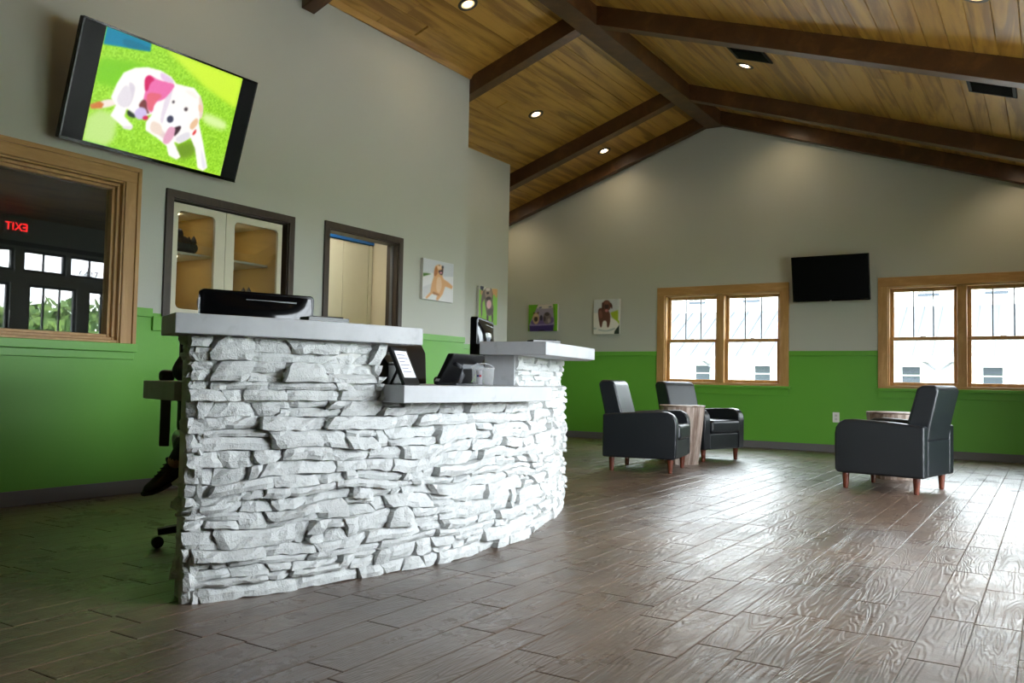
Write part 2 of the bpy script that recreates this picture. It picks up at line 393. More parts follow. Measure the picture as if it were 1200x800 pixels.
# trims, rails, baseboards
def trim(n, m, material='green_paint', label=None): return struct(obj('trim_%d' % n, m, material, bevel=.003, seg=1), label)
t = .016
trim(1, MB().box(LX, LX+t, BY, 1.80, 1.19, RAIL)); trim(2, MB().box(LX, LX+t, 3.41, 3.54, 1.19, RAIL))
trim(3, MB().box(LX, LX+t, 4.80, 5.135, 1.19, RAIL)); trim(4, MB().box(LX, LX+t, 6.17, 7.20, 1.19, RAIL))
trim(5, MB().box(LX, LX+.02, 3.54, 4.87, 1.10, 1.20), label='green board under the pass-through window')
trim(6, MB().box(L2, L2+t, 7.20, 9.46, 1.19, RAIL))
trim(7, MB().box(L3, -4.61, FY-t, FY, 1.19, RAIL)); trim(8, MB().box(-2.815, -1.763, FY-t, FY, 1.19, RAIL)); trim(9, MB().box(.04, RX, FY-t, FY, 1.19, RAIL))
m = MB(); m.prism([(LX, zc(LX)-.03), (LX+.02, zc(LX)-.03), (LX+.05, zc(LX+.05)), (LX, zc(LX))], BY, 7.2, 'y'); trim(10, m, 'ceiling_board', 'thin wood strip where the left wall meets the ceiling')
def baseboard(name, m): struct(obj(name, m, 'base_vinyl', bevel=.004, seg=1))
b = .011
baseboard('baseboard_left', MB().box(LX, LX+b, BY, 5.13, 0, .092)); baseboard('baseboard_left_end', MB().box(LX, LX+b, 6.17, 7.2, 0, .092))
baseboard('baseboard_alcove', MB().box(L2, L2+b, 7.2, 9.46, 0, .092)); baseboard('baseboard_far', MB().box(L3, RX, FY-b, FY, 0, .092))

# ------------------------------------------------------------------ windows in the far wall
def bar(m, a, b, w, d, yc, vertical):
    pass
def far_window(n, x0, x1, label):
    w = struct(empty('window_%d' % n, ((x0+x1)/2, FY, 0)), label); X = (x0+x1)/2
    g = lambda a, c_, y0, y1, z0, z1: MB().box(a-X, c_-X, y0-FY, y1-FY, z0, z1)
    ox0, ox1, oz = x0-.105, x1+.105, 2.13
    P = lambda nm, mm, ma='casing', bv=.004: obj(nm, mm, ma, w, bevel=bv, seg=2)
    P('casing', g(ox0, x0+.004, FY-.022, FY, .80, oz)); P('casing', g(x1-.004, ox1, FY-.022, FY, .80, oz))
    P('head_casing', g(ox0, ox1, FY-.026, FY, 2.016, oz), 'casing_flat')
    P('jamb', g(x0, x0+.02, FY, FY+.13, .83, 2.02)); P('jamb', g(x1-.02, x1, FY, FY+.13, .83, 2.02))
    P('head_jamb', g(x0, x1, FY, FY+.13, 2.0, 2.02), 'casing_flat'); P('mullion', g((x0+x1)/2-.05, (x0+x1)/2+.05, FY-.012, FY+.13, .83, 2.0))
    P('sill', g(ox0-.025, ox1+.025, FY-.045, FY+.13, .765, .80), 'green_paint'); P('apron', g(ox0, ox1, FY-.018, FY, .685, .765), 'green_paint')
    P('inner_stool', g(x0, x1, FY-.02, FY+.13, .80, .832), 'casing_flat')
    mid = (x0+x1)/2
    for a, c_ in ((x0+.02, mid-.05), (mid+.05, x1-.02)):
        for lo, hi, yy in ((1.375, 2.0, FY+.085), (.832, 1.415, FY+.05)):
            s_ = .042
            fr = MB(); fr.plate('y', yy-FY, .032, a-X, c_-X, lo, hi, [(a-X+s_, c_-X-s_, lo+s_, hi-s_)])
            f = obj('sash', fr, 'casing', w, bevel=.004, seg=1)
            obj('pane', MB().box(a-X+s_-.004, c_-X-s_+.004, yy-FY+.012, yy-FY+.016, lo+s_-.004, hi-s_+.004), 'tinted_glass', f)
            if lo > 1:
                for k in (1, 2):
                    xm = a+s_+(c_-a-2*s_)*k/3-X
                    obj('muntin', MB().box(xm-.007, xm+.007, yy-FY+.006, yy-FY+.022, lo+s_, hi-s_), 'store_frame', f)
                obj('sash_lock', MB().box((a+c_)/2-X-.03, (a+c_)/2-X+.03, yy-FY-.02, yy-FY+.004, lo+.036, lo+.052), 'chrome', f, bevel=.004)
far_window(1, *WX[0], 'double wood window behind the two black armchairs'); far_window(2, *WX[1], 'double wood window right of the black wall television')

# dark-stained interior window and openings in the left wall
w = struct(empty('window_3', (LX, 2.6, 1.5)), 'wood framed interior window under the lit television')
def lw(y0, y1, z0, z1, xa, xb): return MB().box(xa-LX, xb-LX, y0-2.6, y1-2.6, z0-1.5, z1-1.5)
wy0, wy1, wz0, wz1 = HOLES_L[0]
obj('casing', lw(wy1-.01, wy1+.097, .99, 2.18, LX, LX+.022), 'casing', w, bevel=.008, seg=2); obj('casing', lw(wy0-.10, wy0+.01, .99, 2.18, LX, LX+.022), 'casing', w, bevel=.008, seg=2)
obj('head_casing', lw(wy0-.10, wy1+.097, wz1-.01, 2.18, LX, LX+.024), 'casing_flat', w, bevel=.008, seg=2)
obj('casing_bead', lw(wy1+.07, wy1+.10, .99, 2.183, LX, LX+.034), 'casing', w, bevel=.006, seg=2); obj('casing_bead', lw(wy0-.10, wy1+.10, 2.152, 2.185, LX, LX+.034), 'casing_flat', w, bevel=.006, seg=2)
for k, (i, xa, xb) in enumerate(((0, LX-.115, LX+.008), (.022, LX-.115, LX-.02), (.042, LX-.115, LX-.045))):
    fr = MB(); fr.plate('x', xa-LX, xb-xa, wy0-2.6+i, wy1-2.6-i, wz0-1.5+i*.9, wz1-1.5-i, [(wy0-2.6+i+.022, wy1-2.6-i-.022, wz0-1.5+i*.9+.02, wz1-1.5-i-.022)])
    obj('stop', fr, 'casing', w, bevel=.004, seg=1)
obj('pane', lw(wy0+.06, wy1-.06, wz0+.055, wz1-.06, LX-.085, LX-.079), 'interior_glass', w)
obj('sill', lw(wy0-.13, wy1+.10, .945, 1.0, LX-.01, LX+.05), 'green_paint', w, bevel=.004); obj('apron', lw(wy0-.10, wy1+.097, .895, .945, LX, LX+.018), 'green_paint', w, bevel=.003)
def cased(n, y0, y1, z0, z1, label, sill):
    w = struct(empty('window_%d' % n if sill else 'door_%d' % n, (LX, y0, z0)), label)
    g = lambda a, c_, e, f, xa, xb: MB().box(xa-LX, xb-LX, a-y0, c_-y0, e-z0, f-z0)
    for a in (y0-.054, y1-.006): obj('casing', g(a, a+.06, z0, z1, LX, LX+.02), 'dark_casing', w, bevel=.004, seg=1)
    obj('head_casing', g(y0-.054, y1+.054, z1-.004, z1+.056, LX, LX+.02), 'dark_casing', w, bevel=.004, seg=1)
    for a in (y0, y1-.014): obj('jamb', g(a, a+.014, z0, z1, LX-.13, LX), 'dark_casing', w)
    obj('head_jamb', g(y0, y1, z1-.014, z1, LX-.13, LX), 'dark_casing', w)
    if sill: obj('sill', g(y0, y1, z0-.01, z0+.015, LX-.13, LX+.015), 'dark_casing', w)
    return w, g
cased(4, 3.665, 4.745, 1.20, 2.045, 'dark framed pass-through window showing a cream cabinet', True)
w, g = cased(1, 5.19, 6.11, 0, 2.08, 'dark framed doorway with cream cupboards beyond', False)
obj('door_stop', g(6.088, 6.10, 0, 2.06, LX-.08, LX-.05), 'grey_plastic', w)

# rooms behind the left wall
struct(obj('wall_back_room', MB().plate('x', -8.1, .1, BY, 7.2, 0, 2.7), 'shade_dark_wall')); struct(obj('wall_divider', MB().plate('y', 3.50, .08, -8.0, LX-.12, 0, 2.7), 'shade_dark_wall'))  # near-black colour stands in for the shade of the unlit room
struct(obj('ceiling_back_room', MB().box(-8.1, LX-.12, BY, 7.08, 2.7, 2.78), 'shade_dark_wall')); struct(obj('wall_corridor_end', MB().plate('y', 6.98, .1, -8.0, LX-.12, 0, 2.7), 'cream_wall'))
struct(obj('wall_corridor', MB().plate('y', 4.95, .08, -8.0, LX-.4, 0, 2.7), 'cream_wall'))

# ------------------------------------------------------------------ glazed entry and windows of the right and back walls
def glazed(name, axis, c0, u0, u1, z0, z1, nv, nh, label, fm='store_frame', fwid=.035):
    o_ = struct(empty(name, (0, 0, 0)), label); fr = MB(); fr.plate(axis, c0, .05, u0, u1, z0, z1, [(u0+fwid, u1-fwid, z0+fwid, z1-fwid)])
    f = obj('frame', fr, fm, o_)
    pn = MB().box(c0+.022, c0+.027, u0+fwid, u1-fwid, z0+fwid, z1-fwid) if axis == 'x' else MB().box(u0+fwid, u1-fwid, c0+.022, c0+.027, z0+fwid, z1-fwid)
    obj('pane', pn, 'window_glass', o_)
    for k in range(1, nv+1):
        u = u0+(u1-u0)*k/(nv+1); q = MB().box(c0+.012, c0+.037, u-.011, u+.011, z0+fwid, z1-fwid) if axis == 'x' else MB().box(u-.011, u+.011, c0+.012, c0+.037, z0+fwid, z1-fwid); obj('muntin', q, fm, o_)
    for k in range(1, nh+1):
        z = z0+(z1-z0)*(.62 if nh == 1 else k/(nh+1)); q = MB().box(c0+.012, c0+.037, u0+fwid, u1-fwid, z-.011, z+.011) if axis == 'x' else MB().box(u0+fwid, u1-fwid, c0+.012, c0+.037, z-.011, z+.011); obj('muntin', q, fm, o_)
    return o_
nw = 5; nd = 2
for k, (a, b_) in enumerate(STORE):
    if k in (0, 1):
        d = glazed('door_%d' % nd, 'x', RX+.04, a, b_, .12, 1.98, 2, 1, 'glass entry door with dark frame facing the counter'); nd += 1
        hx = MB().tube([(RX+.04, b_-.06, .9), (RX-.01, b_-.06, .92), (RX-.01, b_-.06, 1.2), (RX+.04, b_-.06, 1.22)], .01); obj('handle', hx, 'chrome', d)
    else: glazed('window_%d' % nw, 'x', RX+.04, a, b_, .12, 1.98, 2, 1, 'tall glass panel beside the entry doors'); nw += 1
for a, b_ in TRANS: glazed('window_%d' % nw, 'x', RX+.04, a, b_, 2.14, 2.44, 1, 0, 'small transom window above the entry'); nw += 1
for y0, y1, z0, z1 in SIDE: glazed('window_%d' % nw, 'x', RX+.04, y0, y1, z0, z1, 1, 1, 'unseen wood framed window in the right wall, sized to light the counter', 'casing', .06); nw += 1
struct(obj('trim_11', MB().box(RX-.03, RX, 5.0, 7.6, 2.47, 2.53), 'store_frame'), 'dark header strip above the entry transoms')

# ------------------------------------------------------------------ outdoors
gr = struct(obj('ground', MB().box(-90, 120, -90, 140, -.5, -.16), 'grass'), 'grass outside the building')
struct(obj('forecourt', MB().box(RX+.16, RX+13, -12, 24, -.16, -.06), 'pavement')); struct(obj('yard', MB().box(-40, 20, FY+1.5, 46, -.16, -.14), 'pavement'))
B = tag(empty('white_building', (-10, 48, -.15)), 'long white building with metal porch roof seen through the far windows', 'building')
def bb(x0, x1, y0, y1, z0, z1): return MB().box(x0+10, x1+10, y0-48, y1-48, z0+.15, z1+.15)
obj('lower_wall', bb(-26, 6, 48, 52, -.15, 3.0), 'siding', B); obj('upper_wall', bb(-26, 6, 52, 58, -.15, 9.0), 'siding', B)
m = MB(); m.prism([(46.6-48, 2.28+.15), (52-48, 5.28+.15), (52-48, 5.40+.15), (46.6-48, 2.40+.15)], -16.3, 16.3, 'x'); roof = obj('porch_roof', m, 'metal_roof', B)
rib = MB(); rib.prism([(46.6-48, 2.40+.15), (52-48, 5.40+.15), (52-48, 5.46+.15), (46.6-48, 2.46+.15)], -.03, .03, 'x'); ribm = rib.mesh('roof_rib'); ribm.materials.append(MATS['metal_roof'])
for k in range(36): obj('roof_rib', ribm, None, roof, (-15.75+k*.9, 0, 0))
obj('fascia', bb(-26.3, 6.3, 46.5, 46.62, 2.16, 2.42), 'siding', B)
def bwin(x0, x1, yy, z0, z1):
    f = obj('window', bb(x0-.09, x1+.09, yy-.06, yy+.02, z0-.09, z1+.09), 'white_plastic', B)
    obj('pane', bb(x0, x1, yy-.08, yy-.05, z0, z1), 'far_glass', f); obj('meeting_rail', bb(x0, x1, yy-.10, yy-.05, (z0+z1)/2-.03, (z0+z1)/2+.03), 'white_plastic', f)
for x in (-17.7, -14.2, -10.3, -6.54, -2.86, .9): bwin(x, x+.84, 48, 1.05, 1.92)
for x in (-19.7, -16.2, -12.6, -9.3, -6.3, -3.0, .3): bwin(x, x+1.12, 52, 5.95, 6.35)
for x in (-23.5, -16.2, -10.6, -4.73, 1.3):
    p = obj('porch_post', bb(x-.11, x+.11, 46.7, 46.92, -.15, 2.4), 'white_plastic', B)
    for s_ in (-1, 1): obj('brace', MB().tube([(x+10+s_*.1, 46.8-48, 1.75+.15), (x+10+s_*.85, 46.8-48, 2.3+.15)], .06, 6), 'grey_plastic', p)
def tree(x, y, h, r, label):
    T = tag(empty('tree', (x, y, -.16)), label, 'tree', 'trees beyond the entry')
    obj('trunk', MB().tube([(0, 0, 0), (.1, 0, h*.3), (0, .1, h*.7)], [.28, .2, .08]), 'bark', T)
    lv = MB()
    for k in range(1500):
        a = random.random()*2*PI; ph = math.acos(random.uniform(-1, 1)); rr = r*random.uniform(.55, 1)
        p = Vector((math.cos(a)*math.sin(ph)*rr, math.sin(a)*math.sin(ph)*rr, h*.62+math.cos(ph)*rr*h*.42/r)); s_ = random.uniform(.18, .4)
        d1 = Vector((random.uniform(-1, 1), random.uniform(-1, 1), random.uniform(-1, 1))).normalized(); d2 = d1.orthogonal().normalized()
        lv.add([p-d1*s_, p+d2*s_*.5, p+d1*s_, p-d2*s_*.5], [(0, 1, 2, 3)])
    me = bpy.data.meshes.new('foliage'); me.from_pydata(lv.v, [], lv.f); obj('foliage', me, 'leaf', T)['kind'] = 'stuff'
for k, (x, y, h, r) in enumerate(((18, 9, 2.9, 2.2), (24, 15, 3.6, 2.6), (19, 16.5, 2.7, 2.0), (28, 22, 4.2, 3.2), (22, 25, 3.2, 2.4), (26, 10, 3.6, 2.6))):
    tree(x, y, h, r, ('green leafy tree mirrored in the interior window, %s' % ('left of the doors', 'tallest in the middle', 'low and round', 'farthest back', 'rightmost', 'out on the lawn')[k]))

# ------------------------------------------------------------------ reception desk with ledge-stone front
CX, CY = -5.569, 3.267
def pol(r, deg): a = math.radians(deg); return (CX+r*math.cos(a), CY+r*math.sin(a))
TH0, TH1, THU, THL, THR = -24.5, 33.0, -10.9, -11.0, 7.7
ZT, ST, ZW = 1.014, .071, .775
desk = tag(empty('reception_desk', (-2.5, 3.2, 0)), 'curved reception counter faced in white painted ledge stone with grey concrete tops', 'counter')
def dobj(name, m, material, **k):
    m.v = [(x+2.5, y-3.2, z) for x, y, z in m.v]; return obj(name, m, material, desk, **k)
def ring(r0, r1, a0, a1, z0, z1, n=24):
    p = [pol(r1, a0+(a1-a0)*i/n) for i in range(n+1)]+[pol(r0, a1+(a0-a1)*i/n) for i in range(n+1)]
    return MB().prism(p, z0, z1)
RS = 3.322
def rs(deg): k = min(1, max(0, (deg-6)/16)); return RS-.034*k*k*(3-2*k)
core = dobj('wall_core', ring(3.14, RS-.05, TH0+.25, TH1, 0, ZW-ST, 40), 'mortar')
dobj('raised_wall_core', ring(3.14, RS-.026, TH0+.25, THU-.2, ZW-ST, ZT-ST), 'mortar'); dobj('ledge_core', ring(3.14, RS-.05, THR+.1, TH1, ZW-ST, ZW-.02), 'mortar')
P0, P1 = Vector((-2.49, 3.944)), Vector((-2.733, 4.92)); tv = (P1-P0).normalized(); nv_ = Vector((tv.y, -tv.x))
def pp(s, d): q = P0+tv*s+nv_*d; return (q.x, q.y)
Lp = (P1-P0).length
dobj('pier_core', MB().prism([pp(.012, -.02), pp(Lp, -.02), pp(Lp, -.17), pp(.012, -.17)], ZW-.02, ZT-ST), 'mortar')
dobj('pier_end_panel', MB().prism([pp(-.006, -.008), pp(.012, -.008), pp(.012, -.185), pp(-.006, -.185)], ZW, ZT-ST), 'concrete', bevel=.003)
stones = []
def zwarp(s, z): return (.011*math.sin(6.1*s+11*z)+.007*math.sin(15.7*s-23*z))*math.sin(PI*min(max(z, 0), .70)/.70) if z < .70 else 0
def make_stone(path, s0, s1, z0, z1, top, proud, wave=True):
    L, h = s1-s0, z1-z0; nx = max(2, min(9, round(L/.032))); nz = max(2, min(4, round(h/.02))); g = .0015
    ta, tb = random.uniform(-.010, .010), random.uniform(-.012, .006)
    jt = [random.uniform(-.006, .006) for _ in range(nx+1)]; jb = [random.uniform(-.006, .006) for _ in range(nx+1)]
    cut = [random.choice((0, 0, .012, .02))*(h/.06) for _ in range(4)]
    vv = []; ff = []
    for j in range(nz+1):
        for i in range(nx+1):
            u, w = i/nx, j/nz; s = s0+g+(L-2*g)*u; z = z0+g+(h-2*g)*w
            ei, ej = i in (0, nx), j in (0, nz)
            if ei: s += random.uniform(-.005, .005)
            elif not ej: s += random.uniform(-.008, .008)
            if j == 0: z += jb[i]*.6 if not ei else 0
            elif j == nz: z += jt[i]*.6 if not ei else 0
            else: z += random.uniform(-.004, .004)
            if ei and ej: s += (1 if i == 0 else -1)*cut[(i > 0)+2*(j > 0)]*.5
            sb = s1 if u > .5 else s0; s += (w-.5)*h*.6*math.sin(sb*97.3)*abs(2*u-1)
            d = proud+ta*(u-.5)*2+tb*(w-.5)*2+random.uniform(-.005, .005)
            if ei or ej: d -= random.uniform(.004, .011)
            if ei and ej: d -= .006
            z = min(max(z, .0), top)
            if wave: z += .016*math.sin(s*2.1+.6)*(4*z*(top-z)/top**2)
            z += zwarp(s, z)
            vv.append(path(s, d, z))
    N = (nx+1)*(nz+1); idx = lambda i, j: j*(nx+1)+i
    for j in range(nz):
        for i in range(nx): ff.append((idx(i, j), idx(i+1, j), idx(i+1, j+1), idx(i, j+1)))
    bd = [(i, 0) for i in range(nx)]+[(nx, j) for j in range(nz)]+[(i, nz) for i in range(nx, 0, -1)]+[(0, j) for j in range(nz, 0, -1)]
    for i, j in bd:
        u, w = i/nx, j/nz; z = min(max(z0+h*w, 0), top); s = s0+L*u
        if wave: z += .016*math.sin(s*2.1+.6)*(4*z*(top-z)/top**2)
        z += zwarp(s, z)
        vv.append(path(s, -.045, z))
    nb = len(bd)
    for k in range(nb): ff.append((idx(*bd[k]), idx(*bd[(k+1) % nb]), N+(k+1) % nb, N+k))
    c = vv[idx(nx//2, nz//2)]; v = view(c)
    stones.append((L*h/(v[2]**2) if v else 0, vv, ff))
def front(s, d, z):
    deg = TH0+math.degrees(s/RS); p = pol(rs(deg)+d, deg); return (p[0], p[1], z)
def strip(path, s0, s1, top, ztop_of, z=0.0, lens=(.06, .10, .14, .18, .24, .30), wave=True, hs=(.03, .04, .05, .06, .075, .095), brk=None):
    while z < top-.012:
        h = random.choice(hs)
        if top-(z+h) < .03: h = top-z
        s = s0; last = random.uniform(.03, .12)
        while s < s1-.01:
            L = last if s == s0 else random.choice(lens)*random.uniform(.8, 1.25)
            if s1-(s+L) < .05: L = s1-s
            if brk and s < brk-1e-6 < s+L and z+h > ZW-ST: L = brk-s
            t_ = min(ztop_of(s+1e-4 if brk and abs(s-brk) < 1e-5 else s), ztop_of(min(s+L, s1)))
            if z < t_-.012:
                zt = min(z+h, t_)
                if t_-zt < .015: zt = t_
                if zt-z > .052 and random.random() < .42:
                    k = random.uniform(.35, .65); zm = z+(zt-z)*k
                    for a, b_ in ((z, zm), (zm, zt)):
                        if random.random() < .35 and L > .16:
                            sm = s+L*random.uniform(.35, .65)
                            make_stone(path, s, sm, a, b_, top, random.uniform(-.012, .016), wave); make_stone(path, sm, s+L, a, b_, top, random.uniform(-.012, .016), wave)
                        else: make_stone(path, s, s+L, a, b_, top, random.uniform(-.018, .022), wave)
                else: make_stone(path, s, s+L, z, zt, top, random.uniform(-.018, .024), wave)
            s += L
        z += h
SMAX = RS*math.radians(TH1-TH0); SU = RS*math.radians(THU-TH0); SR = RS*math.radians(THR-TH0)
strip(front, 0, SMAX, ZT-ST, lambda s: ZT-ST if s <= SU+1e-6 else (ZW-ST if s < SR-.02 else ZW), wave=False, brk=SU)
e0 = pol(RS, TH0); er = (math.cos(math.radians(TH0)), math.sin(math.radians(TH0))); et = (math.sin(math.radians(TH0)), -math.cos(math.radians(TH0)))
def endpath(s, d, z): return (e0[0]-er[0]*s+et[0]*(d-.012), e0[1]-er[1]*s+et[1]*(d-.012), z)
strip(endpath, .004, .176, ZT-ST, lambda s: ZT-ST, lens=(.2,), wave=False)
def pier(s, d, z): q = pp(s, d); return (q[0], q[1], z)
strip(pier, 0, Lp, ZT-ST, lambda s: ZT-ST, z=ZW-.02, wave=False, hs=(.03, .04, .05))
stones.sort(key=lambda q: -q[0]); rest = MB()
for k, (a, vv, ff) in enumerate(stones):
    if k < 300: dobj('stone', MB().add(vv, ff), 'white_stone')
    else: rest.add(vv, ff)
if rest.v: dobj('small_stones', rest, 'white_stone')['kind'] = 'stuff'
# concrete tops
dobj('raised_top', ring(3.11, 3.378, TH0-1.1, -8.15, ZT-ST, ZT), 'concrete', bevel=.004)
dobj('raised_end_top', MB().prism([(-2.265, 3.883), (-2.345, 4.33), (-2.43, 4.774), (-2.62, 5.05), (-2.90, 4.98), (-2.80, 4.45), (-2.648, 3.812)], ZT-ST, ZT), 'concrete', bevel=.004)
po = [(-2.72, 1.955)]+[pol(3.135, -22+(THL+.3+22)*i/8) for i in range(9)]+[pol(3.462, THL+(THR-THL)*i/20) for i in range(21)]+[pol(3.135, THR+.2+(TH1-THR)*i/10) for i in range(11)]+[pol(2.60, TH1+(-21-TH1)*i/24) for i in range(25)]+[(-3.055, 2.055)]
dobj('worktop', MB().prism(po, ZW-ST, ZW), 'concrete', bevel=.004)

# ------------------------------------------------------------------ armchairs and stump tables
def armchair():
    r = empty('armchair')
    def P(n, m, ma='leather', bv=.016, sg=3, p=None): return obj(n, m, ma, p or r, bevel=bv, seg=sg)
    prof = [(-.34, .125), (.325, .125), (.34, .15), (.343, .43), (.333, .485), (.305, .525), (.262, .547), (.20, .552), (-.10, .538), (-.34, .517)]
    for s in (-1, 1): P('arm', MB().prism(prof, s*.25, s*.352, 'y'), bv=.018)
    bk = [(-.335, .40), (-.352, .52), (-.412, .785), (-.402, .815), (-.375, .83), (-.29, .828), (-.255, .80), (-.165, .46), (-.155, .40)]
    b_ = P('backrest', MB().prism(bk, -.252, .252, 'y'), bv=.022, sg=4)
    for s in (-1, 1): obj('piping', MB().tube([(-.30, s*.243, .822), (-.262, s*.243, .80), (-.17, s*.243, .47)], .005, 6), 'leather', b_)
    P('back_panel', MB().box(-.338, -.30, -.249, .249, .13, .405), bv=.01)
    P('seat_cushion', MB().box(-.20, .362, -.247, .247, .295, .432), bv=.035, sg=5); P('front_rail', MB().box(.27, .335, -.249, .249, .128, .292), bv=.012); P('seat_deck', MB().box(-.30, .27, -.249, .249, .13, .295), bv=0)
    for x in (-.265, .275):
        for y in (-.285, .285): obj('leg', MB().lathe([(.017, 0), (.019, .004), (.029, .128)], 14, (x, y, 0)), 'leg_wood', r, smooth=False)
    return r
ch = armchair()
ch2, ch3 = copy_tree(ch), copy_tree(ch)
G = 'black leather armchairs in the waiting area'
for o, (x, y, a), lb in ((ch, (-3.215, 7.43, 10.5), 'black leather armchair nearest the stone counter, facing right'), (ch2, (-3.24, 8.87, -16.8), 'black leather armchair under the window, half behind the wooden drum table'), (ch3, (-1.07, 7.41, 168.5), 'black leather armchair at the right, seen from behind')):
    o.location = (x, y, 0); o.rotation_euler = (0, 0, math.radians(a)); tag(o, lb, 'armchair', G)
def drum_table():
    r = empty('drum_table'); n = 22; a = PI/n*.985
    def R(t_): return .168+(.228-.168)*t_
    m = MB()
    for t_ in (0, 1):
        for (rr, s) in ((R(t_), -a), (R(t_), a), (R(t_)-.022, a), (R(t_)-.022, -a)): m.v.append((rr*math.cos(s), rr*math.sin(s), .572*t_+.002))
    m.f = [(3, 2, 1, 0), (4, 5, 6, 7)]+[(i, (i+1) % 4, 4+(i+1) % 4, 4+i) for i in range(4)]
    me = m.mesh('stave'); me.materials.append(MATS['stave'])
    for k in range(n): o = obj('stave', me, None, r); o.rotation_euler = (0, 0, 2*PI*k/n)
    obj('table_top', MB().lathe([(.196, .535), (.206, .55), (.222, .574), (.229, .58), (.229, .586), (.225, .59)], 44), 'stave_top', r)
    return r
dt = drum_table(); dt2 = copy_tree(dt)
for o, p, lb in ((dt, (-3.16, 8.17, 0), 'tapered wood stave drum table between the two left armchairs'), (dt2, (-1.19, 8.21, 0), 'tapered wood stave drum table behind the right armchair')): o.location = p; tag(o, lb, 'side table', 'wood drum tables')

